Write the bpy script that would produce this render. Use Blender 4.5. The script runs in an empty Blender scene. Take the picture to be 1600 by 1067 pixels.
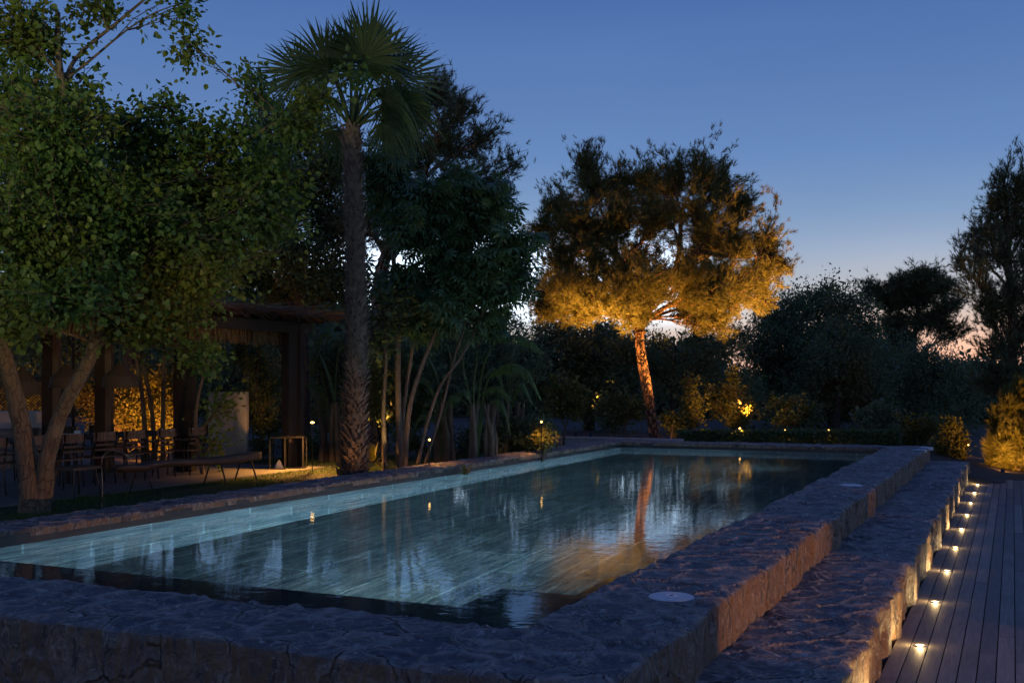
import bpy, math, random
import numpy as np

random.seed(7)
RNG = np.random.default_rng(11)
SC = bpy.context.scene
COL = SC.collection
rad = math.radians

# ------------------------------------------------------------------ camera
YAW = math.atan(783 / 1700.0)
FPX = 1700.0
CX, HY = 800.0, 600.0
EYE = 2.2
CA, SA = math.cos(YAW), math.sin(YAW)
cam_d = bpy.data.cameras.new('camera')
cam = bpy.data.objects.new('camera', cam_d)
COL.objects.link(cam)
cam.location = (0, 0, EYE)
cam.rotation_euler = (rad(90), 0, YAW)
cam_d.sensor_width = 36
cam_d.lens = FPX / 1600 * 36
cam_d.shift_y = 66.5 / 1600
cam_d.clip_end = 2000
SC.camera = cam

# ------------------------------------------------------------------ dusk sky
world = bpy.data.worlds.new('World')
SC.world = world
world.use_nodes = True
wt = world.node_tree
wt.nodes.clear()
w_out = wt.nodes.new('ShaderNodeOutputWorld')
w_bg = wt.nodes.new('ShaderNodeBackground')
w_tc = wt.nodes.new('ShaderNodeTexCoord')
w_sep = wt.nodes.new('ShaderNodeSeparateXYZ')
wt.links.new(w_tc.outputs['Generated'], w_sep.inputs[0])


def srgb(r, g, b):
    f = lambda c: (c / 255 / 12.92) if c / 255 <= 0.04045 else ((c / 255 + 0.055) / 1.055) ** 2.4
    return (f(r), f(g), f(b), 1)


def ramp(tree, stops):
    n = tree.nodes.new('ShaderNodeValToRGB')
    e = n.color_ramp.elements
    while len(e) > 1:
        e.remove(e[-1])
    e[0].position, e[0].color = stops[0]
    for p, c in stops[1:]:
        x = e.new(p)
        x.color = c
    return n


# the twilight gradient by height over the horizon (z of the view direction)
w_r = ramp(wt, [(0.0, srgb(168, 150, 138)), (0.035, srgb(186, 174, 162)), (0.07, srgb(163, 178, 184)),
                (0.12, srgb(137, 163, 194)), (0.20, srgb(103, 137, 188)), (0.33, srgb(76, 110, 170)),
                (0.60, srgb(60, 86, 148)), (1.0, srgb(56, 80, 142))])
wt.links.new(w_sep.outputs['Z'], w_r.inputs[0])
# warm afterglow low in the sky round the place where the sun went down
w_dot = wt.nodes.new('ShaderNodeVectorMath')
w_dot.operation = 'DOT_PRODUCT'
g_az = YAW - math.atan(690 / 1700)
w_dot.inputs[1].default_value = (-math.sin(g_az), math.cos(g_az), 0.0)
wt.links.new(w_tc.outputs['Generated'], w_dot.inputs[0])
w_pw = wt.nodes.new('ShaderNodeMath')
w_pw.operation = 'POWER'
w_pw.inputs[1].default_value = 32
w_pw.use_clamp = True
wt.links.new(w_dot.outputs['Value'], w_pw.inputs[0])
w_g = ramp(wt, [(0.0, srgb(190, 95, 50)), (0.03, srgb(205, 125, 75)), (0.075, srgb(130, 95, 70)), (0.15, srgb(18, 16, 12)), (0.25, (0, 0, 0, 1))])
wt.links.new(w_sep.outputs['Z'], w_g.inputs[0])
w_mix = wt.nodes.new('ShaderNodeMix')
w_mix.data_type = 'RGBA'
w_mix.blend_type = 'ADD'
wt.links.new(w_pw.outputs[0], w_mix.inputs['Factor'])
wt.links.new(w_r.outputs[0], w_mix.inputs['A'])
wt.links.new(w_g.outputs[0], w_mix.inputs['B'])
# the brightest band of twilight sky, low behind the trees
w_d2 = wt.nodes.new('ShaderNodeVectorMath')
w_d2.operation = 'DOT_PRODUCT'
a2 = YAW - math.atan((775 - 800) / 1700)
w_d2.inputs[1].default_value = (-math.sin(a2), math.cos(a2), 0.0)
wt.links.new(w_tc.outputs['Generated'], w_d2.inputs[0])
w_m2 = wt.nodes.new('ShaderNodeMapRange')
w_m2.interpolation_type = 'SMOOTHSTEP'
w_m2.inputs[1].default_value = math.cos(rad(14.2))
w_m2.inputs[2].default_value = math.cos(rad(9.5))
wt.links.new(w_d2.outputs['Value'], w_m2.inputs[0])
w_g2 = ramp(wt, [(0.0, (0, 0, 0, 1)), (0.048, (0.06, 0.07, 0.08, 1)), (0.075, (1.15, 1.35, 1.6, 1)), (0.115, (1.1, 1.3, 1.55, 1)), (0.14, (0.18, 0.23, 0.30, 1)), (0.155, (0, 0, 0, 1))])
wt.links.new(w_sep.outputs['Z'], w_g2.inputs[0])
w_mx2 = wt.nodes.new('ShaderNodeMix')
w_mx2.data_type = 'RGBA'
w_mx2.blend_type = 'ADD'
wt.links.new(w_m2.outputs[0], w_mx2.inputs['Factor'])
wt.links.new(w_mix.outputs['Result'], w_mx2.inputs['A'])
wt.links.new(w_g2.outputs[0], w_mx2.inputs['B'])
w_mix = w_mx2
# the sky opposite the afterglow is darker
w_az = wt.nodes.new('ShaderNodeMapRange')
w_az.inputs[1].default_value = -0.7
w_az.inputs[2].default_value = 0.95
w_az.inputs[3].default_value = 0.95
w_az.inputs[4].default_value = 1.04
wt.links.new(w_dot.outputs['Value'], w_az.inputs[0])
w_mp = wt.nodes.new('ShaderNodeMapping')
w_mp.inputs['Scale'].default_value = (1.5, 1.5, 9.0)
wt.links.new(w_tc.outputs['Generated'], w_mp.inputs[0])
w_nz = wt.nodes.new('ShaderNodeTexNoise')
w_nz.inputs['Scale'].default_value = 1.6
w_nz.inputs['Detail'].default_value = 5
wt.links.new(w_mp.outputs[0], w_nz.inputs['Vector'])
w_nr = ramp(wt, [(0.3, (0.95, 0.955, 0.965, 1)), (0.7, (1.05, 1.045, 1.03, 1))])
wt.links.new(w_nz.outputs[0], w_nr.inputs[0])
w_ml = wt.nodes.new('ShaderNodeMix')
w_ml.data_type = 'RGBA'
w_ml.blend_type = 'MULTIPLY'
w_ml.inputs['Factor'].default_value = 1.0
wt.links.new(w_mix.outputs['Result'], w_ml.inputs['A'])
wt.links.new(w_nr.outputs[0], w_ml.inputs['B'])
w_mix = w_ml
wt.links.new(w_mix.outputs['Result'], w_bg.inputs['Color'])
wt.links.new(w_az.outputs[0], w_bg.inputs['Strength'])
wt.links.new(w_bg.outputs[0], w_out.inputs['Surface'])

SC.view_settings.view_transform = 'Standard'
SC.view_settings.look = 'None'
SC.view_settings.exposure = 0.0
SC.view_settings.gamma = 1.0
SC.render.engine = 'CYCLES'
SC.cycles.use_denoising = True
SC.cycles.max_bounces = 8
SC.cycles.sample_clamp_indirect = 4.0

AMBER = (1.0, 0.43, 0.09)
WARM = (1.0, 0.66, 0.30)


def lamp(kind, name, loc, target, power, color, angle=60, blend=0.6, radius=0.04, parent=None):
    d = bpy.data.lights.new(name, kind)
    d.energy = power
    d.color = color
    d.shadow_soft_size = radius
    o = bpy.data.objects.new(name, d)
    COL.objects.link(o)
    o.location = loc
    if kind == 'SPOT':
        d.spot_size = rad(angle)
        d.spot_blend = blend
    if target is not None:
        import mathutils
        v = mathutils.Vector(target) - mathutils.Vector(loc)
        o.rotation_euler = v.to_track_quat('-Z', 'Y').to_euler()
    if parent:
        o.parent = parent
    return o


# light from the house, which stands outside the frame: one lamp towards the tree, one raking over the deck
lamp('SPOT', 'house_lamp', (-6.5, -2.5, 3.6), (-11.6, 11.5, 6.6), 2600, (1.0, 0.88, 0.45), 42, 1.0, 0.25)
lamp('SPOT', 'deck_side_lamp', (9.5, 6.0, 1.15), (-1.75, 9.4, 0.62), 3300, (1.0, 0.42, 0.11), 23, 0.2, 0.03)
lamp('SPOT', 'deck_side_lamp', (9.5, 12.0, 1.1), (-1.77, 15.6, 0.62), 900, (1.0, 0.46, 0.14), 3.6, 0.3, 0.03)


# ------------------------------------------------------------------ helpers
def P(px, py, depth):
    """world point seen at photo pixel (px, py) at that distance along the view axis"""
    xr = (px - CX) / FPX * depth
    z = EYE + (HY - py) / FPX * depth
    return np.array([xr * CA - depth * SA, xr * SA + depth * CA, z])


def G(px, depth, z):
    p = P(px, 600, depth)
    p[2] = z
    return p


class MB:
    def __init__(self):
        self.v, self.l, self.c, self.m, self.n = [], [], [], [], 0

    def add(self, V, F, mi=0):
        V = np.asarray(V, float).reshape(-1, 3)
        F = np.asarray(F, int)
        self.v.append(V)
        self.l.append((F + self.n).ravel())
        self.c.append(np.full(len(F), F.shape[1]))
        self.m.append(np.full(len(F), mi))
        self.n += len(V)

    def addmany(self, V, Fs, mi=0):
        V = np.asarray(V, float).reshape(-1, 3)
        b = self.n
        self.v.append(V)
        self.n += len(V)
        for F in Fs:
            F = np.asarray(F, int)
            self.l.append((F + b).ravel())
            self.c.append(np.full(len(F), F.shape[1]))
            self.m.append(np.full(len(F), mi))

    def box(self, a, b, mi=0, rz=0.0, at=(0, 0, 0), bev=0.0):
        x0, y0, z0 = a
        x1, y1, z1 = b
        V = np.array([[x0, y0, z0], [x1, y0, z0], [x1, y1, z0], [x0, y1, z0], [x0, y0, z1], [x1, y0, z1], [x1, y1, z1], [x0, y1, z1]])
        c, s = math.cos(rz), math.sin(rz)
        V = V @ np.array([[c, s, 0], [-s, c, 0], [0, 0, 1]]) + np.array(at)
        self.add(V, [[3, 2, 1, 0], [4, 5, 6, 7], [0, 1, 5, 4], [1, 2, 6, 5], [2, 3, 7, 6], [3, 0, 4, 7]], mi)

    def tube(self, pts, rads, sides=8, mi=0, cap=True, wob=0.0):
        pts = np.asarray(pts, float)
        n = len(pts)
        rads = np.broadcast_to(np.asarray(rads, float), (n,))
        t = np.gradient(pts, axis=0)
        t /= np.linalg.norm(t, axis=1)[:, None] + 1e-9
        ref = np.array([0.0, 0, 1]) if abs(t[:, 2]).mean() < 0.8 else np.array([1.0, 0, 0])
        s = np.cross(t, ref)
        s /= np.linalg.norm(s, axis=1)[:, None] + 1e-9
        u = np.cross(s, t)
        a = np.linspace(0, 2 * math.pi, sides, endpoint=False)
        rr = rads[:, None] * (1 + (wob * (RNG.random((n, sides)) - 0.5) if wob else 0))
        V = pts[:, None] + (s[:, None] * np.cos(a)[None, :, None] + u[:, None] * np.sin(a)[None, :, None]) * (rr[..., None] if wob else rads[:, None, None])
        i = np.arange(n - 1)[:, None] * sides
        j = np.arange(sides)[None]
        k = (j + 1) % sides
        F = np.stack([i + j, i + k, i + sides + k, i + sides + j], -1).reshape(-1, 4)
        self.add(V.reshape(-1, 3), F[:, ::-1], mi)
        if cap and sides > 3:
            self.l.append(np.arange(sides) + self.n - sides)
            self.c.append(np.array([sides]))
            self.m.append(np.array([mi]))
            self.l.append(np.arange(sides)[::-1] + self.n - sides * n)
            self.c.append(np.array([sides]))
            self.m.append(np.array([mi]))

    def lathe(self, prof, at=(0, 0, 0), sides=20, mi=0):
        a = np.linspace(0, 2 * math.pi, sides, endpoint=False)
        pr = np.array(prof, float)
        V = np.stack([pr[:, 0:1] * np.cos(a), pr[:, 0:1] * np.sin(a), np.repeat(pr[:, 1:2], sides, 1)], -1) + np.array(at)
        n = len(pr)
        i = np.arange(n - 1)[:, None] * sides
        j = np.arange(sides)[None]
        k = (j + 1) % sides
        self.add(V.reshape(-1, 3), np.stack([i + j, i + k, i + sides + k, i + sides + j], -1).reshape(-1, 4), mi)

    def scatter(self, T, pos, B, S, mi=0):
        tv, tf = T
        n, k = len(pos), len(tv)
        if n == 0:
            return
        V = pos[:, None] + (tv[None] @ B) * S[:, None, None]
        off = (np.arange(n) * k)[:, None, None]
        self.addmany(V, [(f[None] + off).reshape(-1, f.shape[1]) for f in tf], mi)

    def build(self, name, mats, parent=None, smooth=False):
        me = bpy.data.meshes.new(name)
        V = np.concatenate(self.v)
        L = np.concatenate(self.l)
        C = np.concatenate(self.c)
        me.vertices.add(len(V))
        me.vertices.foreach_set('co', V.ravel())
        me.loops.add(len(L))
        me.loops.foreach_set('vertex_index', L.astype(np.int32))
        me.polygons.add(len(C))
        st = np.concatenate([[0], np.cumsum(C)[:-1]])
        me.polygons.foreach_set('loop_start', st.astype(np.int32))
        me.polygons.foreach_set('loop_total', C.astype(np.int32))
        me.polygons.foreach_set('material_index', np.concatenate(self.m).astype(np.int32))
        me.polygons.foreach_set('use_smooth', np.full(len(C), smooth))
        me.update(calc_edges=True)
        for m in (mats if isinstance(mats, (list, tuple)) else [mats]):
            me.materials.append(m)
        o = bpy.data.objects.new(name, me)
        COL.objects.link(o)
        if parent is not None:
            o.parent = parent
            o.matrix_parent_inverse = parent.matrix_world.inverted() if False else o.matrix_parent_inverse
            # meshes are modelled in world space; shift into the parent's frame
            if any(parent.location):
                me.transform(__import__('mathutils').Matrix.Translation(-parent.location))
        return o


def tag(o, label=None, cat=None, group=None, kind=None):
    if label:
        o['label'] = label
    if cat:
        o['category'] = cat
    if group:
        o['group'] = group
    if kind:
        o['kind'] = kind
    return o


def thing(name, label, cat, loc=(0, 0, 0), group=None):
    o = bpy.data.objects.new(name, None)
    COL.objects.link(o)
    o.location = [float(x) for x in loc]
    o.empty_display_size = 0.2
    return tag(o, label, cat, group)


def copy_tree(o, parent=None):
    c = o.copy()
    COL.objects.link(c)
    c.parent = parent
    for ch in [x for x in o.children]:
        copy_tree(ch, c)
    return c


def bez(a, b, c, d, n):
    t = np.linspace(0, 1, n)[:, None]
    return (1 - t) ** 3 * a + 3 * (1 - t) ** 2 * t * b + 3 * (1 - t) * t * t * c + t ** 3 * d


def smoothpath(pts, n):
    """Catmull-Rom through the points"""
    p = np.asarray(pts, float)
    p = np.vstack([2 * p[0] - p[1], p, 2 * p[-1] - p[-2]])
    out = []
    for i in range(1, len(p) - 2):
        t = np.linspace(0, 1, n, endpoint=False)[:, None]
        out.append(0.5 * ((2 * p[i]) + (-p[i - 1] + p[i + 1]) * t + (2 * p[i - 1] - 5 * p[i] + 4 * p[i + 1] - p[i + 2]) * t * t + (-p[i - 1] + 3 * p[i] - 3 * p[i + 1] + p[i + 2]) * t ** 3))
    out.append(p[-2:-1])
    return np.vstack(out)


def nrm(v):
    return v / (np.linalg.norm(v, axis=-1, keepdims=True) + 1e-9)


def frames(d, up=1.0, rnd=0.7):
    """frames whose y axis is d and whose z axis leans to +Z (up) with noise"""
    d = nrm(d)
    r = np.array([0, 0, up]) + RNG.normal(0, rnd, d.shape)
    s = nrm(np.cross(d, r))
    return np.stack([s, d, np.cross(s, d)], 1)


# ------------------------------------------------------------------ materials
def newmat(name):
    m = bpy.data.materials.new(name)
    m.use_nodes = True
    t = m.node_tree
    t.nodes.clear()
    out = t.nodes.new('ShaderNodeOutputMaterial')
    return m, t, out


def N(t, typ, **kw):
    n = t.nodes.new(typ)
    for k, v in kw.items():
        if hasattr(n, k):
            setattr(n, k, v)
        else:
            n.inputs[k].default_value = v
    return n


def rgb(c):
    return (c[0], c[1], c[2], 1)


def mixc(t, fac, a, b, mode='MIX'):
    n = t.nodes.new('ShaderNodeMix')
    n.data_type = 'RGBA'
    n.blend_type = mode
    for key, x in (('Factor', fac), ('A', a), ('B', b)):
        if isinstance(x, bpy.types.NodeSocket):
            t.links.new(x, n.inputs[key])
        else:
            n.inputs[key].default_value = x if key == 'Factor' else rgb(x)
    return n.outputs['Result']


def noise(t, vec, scale, detail=5, rough=0.55, dist=0.0, typ=None, stretch=None):
    if stretch:
        mp = N(t, 'ShaderNodeMapping')
        mp.inputs['Scale'].default_value = stretch
        t.links.new(vec, mp.inputs[0])
        vec = mp.outputs[0]
    n = N(t, 'ShaderNodeTexNoise')
    if typ:
        n.noise_type = typ
    n.inputs['Scale'].default_value = scale
    n.inputs['Detail'].default_value = detail
    n.inputs['Roughness'].default_value = rough
    n.inputs['Distortion'].default_value = dist
    t.links.new(vec, n.inputs['Vector'])
    return n.outputs[0]


def rmp(t, x, lo, hi, a=0.0, b=1.0):
    n = N(t, 'ShaderNodeMapRange')
    n.inputs[1].default_value = lo
    n.inputs[2].default_value = hi
    n.inputs[3].default_value = a
    n.inputs[4].default_value = b
    t.links.new(x, n.inputs[0])
    return n.outputs[0]


def math_(t, op, a, b=None):
    n = N(t, 'ShaderNodeMath', operation=op)
    for i, x in enumerate((a, b)):
        if x is None:
            continue
        if isinstance(x, bpy.types.NodeSocket):
            t.links.new(x, n.inputs[i])
        else:
            n.inputs[i].default_value = x
    return n.outputs[0]


def simple(name, c1, c2=None, scale=8, rough=0.7, metal=0.0, bump=0.0, stretch=None, coat=0, spec=0.5):
    m, t, out = newmat(name)
    b = N(t, 'ShaderNodeBsdfPrincipled')
    b.inputs['Roughness'].default_value = rough
    b.inputs['Metallic'].default_value = metal
    b.inputs['Specular IOR Level'].default_value = spec
    tc = N(t, 'ShaderNodeTexCoord')
    nz = noise(t, tc.outputs['Object'], scale, 6, 0.6, 0.2, stretch=stretch)
    t.links.new(mixc(t, rmp(t, nz, 0.3, 0.7), c1, c2 or [x * 0.6 for x in c1]), b.inputs['Base Color'])
    if bump:
        bp = N(t, 'ShaderNodeBump')
        bp.inputs['Distance'].default_value = bump
        t.links.new(nz, bp.inputs['Height'])
        t.links.new(bp.outputs[0], b.inputs['Normal'])
    t.links.new(b.outputs[0], out.inputs[0])
    return m


def leafmat(name, c1, c2, c3=None, trans=0.35, rough=0.55, wide=1.0):
    m, t, out = newmat(name)
    g = N(t, 'ShaderNodeNewGeometry')
    tc = N(t, 'ShaderNodeTexCoord')
    big = noise(t, tc.outputs['Object'], 0.9 * wide, 2)
    col = mixc(t, g.outputs['Random Per Island'], c1, c2)
    if c3:
        f = math_(t, 'MULTIPLY', rmp(t, big, 0.45, 0.65), 0.75)
        col = mixc(t, f, col, c3)
    b = N(t, 'ShaderNodeBsdfPrincipled')
    b.inputs['Roughness'].default_value = rough
    b.inputs['Specular IOR Level'].default_value = 0.35
    t.links.new(col, b.inputs['Base Color'])
    tr = N(t, 'ShaderNodeBsdfTranslucent')
    t.links.new(mixc(t, 1.0, col, (1.3, 1.25, 0.6), 'MULTIPLY'), tr.inputs[0])
    mx = N(t, 'ShaderNodeMixShader')
    mx.inputs[0].default_value = trans
    t.links.new(b.outputs[0], mx.inputs[1])
    t.links.new(tr.outputs[0], mx.inputs[2])
    t.links.new(mx.outputs[0], out.inputs[0])
    return m


def bark_mat(name, plate, plate2, crack, sc=(9, 9, 3.5), depth=0.03, width=0.14):
    m, t, out = newmat(name)
    tc = N(t, 'ShaderNodeTexCoord')
    wp = N(t, 'ShaderNodeTexNoise')
    wp.inputs['Scale'].default_value = 5.0
    t.links.new(tc.outputs['Object'], wp.inputs['Vector'])
    wv = N(t, 'ShaderNodeVectorMath', operation='MULTIPLY_ADD')
    wv.inputs[1].default_value = (0.15, 0.15, 0.25)
    t.links.new(wp.outputs['Color'], wv.inputs[0])
    t.links.new(tc.outputs['Object'], wv.inputs[2])
    mp = N(t, 'ShaderNodeMapping')
    mp.inputs['Scale'].default_value = sc
    t.links.new(wv.outputs[0], mp.inputs[0])
    ve = N(t, 'ShaderNodeTexVoronoi', feature='DISTANCE_TO_EDGE')
    ve.inputs['Scale'].default_value = 1.0
    t.links.new(mp.outputs[0], ve.inputs['Vector'])
    e = rmp(t, ve.outputs['Distance'], 0.01, width)
    nz = noise(t, tc.outputs['Object'], 14, 7, 0.7, 0.5, stretch=(1, 1, 0.4))
    a = mixc(t, rmp(t, nz, 0.35, 0.65), plate, plate2)
    a = mixc(t, rmp(t, e, 0.7, 0.0), a, crack)
    b = N(t, 'ShaderNodeBsdfPrincipled')
    b.inputs['Roughness'].default_value = 0.9
    t.links.new(a, b.inputs['Base Color'])
    bp = N(t, 'ShaderNodeBump')
    bp.inputs['Distance'].default_value = depth
    t.links.new(math_(t, 'ADD', e, math_(t, 'MULTIPLY', nz, 0.6)), bp.inputs['Height'])
    t.links.new(bp.outputs[0], b.inputs['Normal'])
    t.links.new(b.outputs[0], out.inputs[0])
    return m


def stone_mat(name, tone=1.0):
    m, t, out = newmat(name)
    tc = N(t, 'ShaderNodeTexCoord')
    ob = tc.outputs['Object']
    warp = N(t, 'ShaderNodeTexNoise')
    warp.inputs['Scale'].default_value = 3.0
    warp.inputs['Detail'].default_value = 4
    t.links.new(ob, warp.inputs['Vector'])
    wv = N(t, 'ShaderNodeVectorMath', operation='MULTIPLY_ADD')
    wv.inputs[1].default_value = (0.22, 0.22, 0.22)
    t.links.new(warp.outputs['Color'], wv.inputs[0])
    t.links.new(ob, wv.inputs[2])
    mp = N(t, 'ShaderNodeMapping')
    mp.inputs['Scale'].default_value = (2.8, 3.2, 1.7)
    t.links.new(wv.outputs[0], mp.inputs[0])
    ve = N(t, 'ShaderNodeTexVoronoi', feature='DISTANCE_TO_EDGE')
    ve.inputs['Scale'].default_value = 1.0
    vc = N(t, 'ShaderNodeTexVoronoi', feature='F1')
    vc.inputs['Scale'].default_value = 1.0
    for v in (ve, vc):
        t.links.new(mp.outputs[0], v.inputs['Vector'])
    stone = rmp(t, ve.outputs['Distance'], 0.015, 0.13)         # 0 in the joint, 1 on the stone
    cs = N(t, 'ShaderNodeSeparateColor')
    t.links.new(vc.outputs['Color'], cs.inputs[0])
    med = noise(t, wv.outputs[0], 5.0, 6, 0.6, 0.8)
    ridge = noise(t, wv.outputs[0], 6.5, 7, 0.6, 1.2, 'RIDGED_MULTIFRACTAL', (1.0, 1.0, 0.35))
    fine = noise(t, wv.outputs[0], 24, 8, 0.68, 0.8, 'RIDGED_MULTIFRACTAL', (1.0, 1.0, 0.30))
    grit = noise(t, ob, 95, 6, 0.75)
    h = math_(t, 'MULTIPLY', math_(t, 'ADD', math_(t, 'MULTIPLY', cs.outputs[0], 0.026), 0.006), stone)
    h = math_(t, 'ADD', h, math_(t, 'MULTIPLY', med, 0.022))
    fv = N(t, 'ShaderNodeTexVoronoi', feature='F1')
    fv.inputs['Scale'].default_value = 13.0
    fv.inputs['Randomness'].default_value = 1.0
    mpf = N(t, 'ShaderNodeMapping')
    mpf.inputs['Scale'].default_value = (1.3, 1.0, 0.6)
    wf = N(t, 'ShaderNodeVectorMath', operation='MULTIPLY_ADD')
    wf.inputs[1].default_value = (0.3, 0.3, 0.3)
    t.links.new(warp.outputs['Color'], wf.inputs[0])
    t.links.new(wv.outputs[0], wf.inputs[2])
    t.links.new(wf.outputs[0], mpf.inputs[0])
    t.links.new(mpf.outputs[0], fv.inputs['Vector'])
    fc = N(t, 'ShaderNodeSeparateColor')
    t.links.new(fv.outputs['Color'], fc.inputs[0])
    chip = math_(t, 'ADD', fc.outputs[0], math_(t, 'MULTIPLY', fv.outputs['Distance'], -0.8))
    h = math_(t, 'ADD', h, math_(t, 'MULTIPLY', ridge, 0.012))
    h = math_(t, 'ADD', h, math_(t, 'MULTIPLY', chip, 0.006))
    fl = N(t, 'ShaderNodeAttribute')
    fl.attribute_name = 'dressed'
    h = math_(t, 'ADD', math_(t, 'MULTIPLY', h, math_(t, 'SUBTRACT', 1.0, fl.outputs['Fac'])), math_(t, 'MULTIPLY', fl.outputs['Fac'], 0.030))
    dp = N(t, 'ShaderNodeDisplacement')
    dp.inputs['Midlevel'].default_value = 0.030
    dp.inputs['Scale'].default_value = 1.0
    t.links.new(h, dp.inputs['Height'])
    t.links.new(dp.outputs[0], out.inputs['Displacement'])
    m.displacement_method = 'BOTH'
    # colour: mixed grey and brown stones, flaky veins, pale joints
    T = lambda c: [x * tone for x in c]
    a = mixc(t, cs.outputs[1], T((0.16, 0.155, 0.17)), T((0.50, 0.42, 0.36)))
    a = mixc(t, math_(t, 'MULTIPLY', fc.outputs[1], 0.55), a, T((0.10, 0.10, 0.115)))
    a = mixc(t, rmp(t, fc.outputs[2], 0.8, 0.9, 0, 0.6), a, T((0.62, 0.56, 0.50)))
    a = mixc(t, rmp(t, med, 0.42, 0.62, 0, 0.75), a, T((0.10, 0.095, 0.10)))
    vein = noise(t, wv.outputs[0], 11, 8, 0.7, 1.6)
    a = mixc(t, rmp(t, vein, 0.56, 0.64, 0, 0.85), a, T((0.80, 0.72, 0.64)))
    a = mixc(t, rmp(t, vein, 0.44, 0.36, 0, 0.8), a, T((0.055, 0.05, 0.055)))
    a = mixc(t, rmp(t, grit, 0.5, 0.75, 0, 0.55), a, T((0.55, 0.50, 0.44)))
    a = mixc(t, rmp(t, stone, 0.55, 0.05, 0, 0.6), a, T((0.52, 0.49, 0.46)))
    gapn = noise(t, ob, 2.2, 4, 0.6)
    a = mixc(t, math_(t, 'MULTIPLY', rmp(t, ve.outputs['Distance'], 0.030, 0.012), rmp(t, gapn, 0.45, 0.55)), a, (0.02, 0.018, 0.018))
    g = N(t, 'ShaderNodeNewGeometry')
    sn = N(t, 'ShaderNodeSeparateXYZ')
    t.links.new(g.outputs['True Normal'], sn.inputs[0])
    side = rmp(t, sn.outputs[2], 0.75, 0.3)
    run = noise(t, ob, 3.0, 7, 0.7, 1.2, stretch=(3.0, 3.0, 0.9))
    a = mixc(t, math_(t, 'MULTIPLY', side, rmp(t, run, 0.42, 0.58, 0.1, 0.8)), a, (0.20, 0.11, 0.05))
    a = mixc(t, math_(t, 'MULTIPLY', side, rmp(t, run, 0.46, 0.36, 0.0, 0.8)), a, (0.035, 0.028, 0.025))
    b = N(t, 'ShaderNodeBsdfPrincipled')
    t.links.new(a, b.inputs['Base Color'])
    b.inputs['Roughness'].default_value = 0.6
    b.inputs['Specular IOR Level'].default_value = 0.5
    bp = N(t, 'ShaderNodeBump')
    bp.inputs['Distance'].default_value = 1.0
    bh = math_(t, 'ADD', math_(t, 'MULTIPLY', fine, 0.011), math_(t, 'MULTIPLY', grit, 0.006))
    bh = math_(t, 'ADD', bh, math_(t, 'MULTIPLY', vein, 0.03))
    bh = math_(t, 'ADD', bh, math_(t, 'MULTIPLY', ridge, 0.012))
    bh = math_(t, 'ADD', bh, math_(t, 'MULTIPLY', chip, 0.020))
    t.links.new(bh, bp.inputs['Height'])
    t.links.new(bp.outputs[0], b.inputs['Normal'])
    t.links.new(b.outputs[0], out.inputs[0])
    return m


def tile_mat(name, tone):
    """large streaked stone slabs of the pool lining"""
    m, t, out = newmat(name)
    tc = N(t, 'ShaderNodeTexCoord')
    ob = tc.outputs['Object']
    sep = N(t, 'ShaderNodeSeparateXYZ')
    t.links.new(ob, sep.inputs[0])
    g = N(t, 'ShaderNodeNewGeometry')
    sn = N(t, 'ShaderNodeSeparateXYZ')
    t.links.new(g.outputs['True Normal'], sn.inputs[0])
    isx = math_(t, 'GREATER_THAN', math_(t, 'ABSOLUTE', sn.outputs[0]), 0.5)
    isz = math_(t, 'GREATER_THAN', math_(t, 'ABSOLUTE', sn.outputs[2]), 0.5)
    along = N(t, 'ShaderNodeMix')
    t.links.new(math_(t, 'MAXIMUM', isx, isz), along.inputs[0])
    t.links.new(sep.outputs[0], along.inputs[2])
    t.links.new(sep.outputs[1], along.inputs[3])
    across = N(t, 'ShaderNodeMix')
    t.links.new(isz, across.inputs[0])
    t.links.new(sep.outputs[2], across.inputs[2])
    t.links.new(sep.outputs[0], across.inputs[3])
    cb = N(t, 'ShaderNodeCombineXYZ')
    t.links.new(along.outputs[0], cb.inputs[0])
    t.links.new(across.outputs[0], cb.inputs[1])
    br = N(t, 'ShaderNodeTexBrick')
    br.inputs['Scale'].default_value = 1.0
    br.inputs['Brick Width'].default_value = 1.8
    br.inputs['Row Height'].default_value = 0.9
    br.inputs['Mortar Size'].default_value = 0.016
    br.inputs['Color1'].default_value = (0.75, 0.75, 0.75, 1)
    br.inputs['Color2'].default_value = (1.1, 1.1, 1.1, 1)
    br.inputs['Mortar'].default_value = (1.9, 1.9, 1.85, 1)
    t.links.new(cb.outputs[0], br.inputs['Vector'])
    n1 = noise(t, cb.outputs[0], 2.2, 9, 0.66, 1.2, stretch=(0.6, 5.0, 1))
    n2 = noise(t, cb.outputs[0], 1.1, 5, 0.6, 0.6, stretch=(0.8, 2.2, 1))
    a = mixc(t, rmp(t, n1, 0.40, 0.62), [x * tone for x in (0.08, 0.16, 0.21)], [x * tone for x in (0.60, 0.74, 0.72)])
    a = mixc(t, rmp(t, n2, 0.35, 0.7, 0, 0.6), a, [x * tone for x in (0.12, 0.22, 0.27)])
    a = mixc(t, 1.0, a, br.outputs['Color'], 'MULTIPLY')
    b = N(t, 'ShaderNodeBsdfPrincipled')
    b.inputs['Roughness'].default_value = 0.5
    t.links.new(a, b.inputs['Base Color'])
    t.links.new(b.outputs[0], out.inputs[0])
    return m


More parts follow.
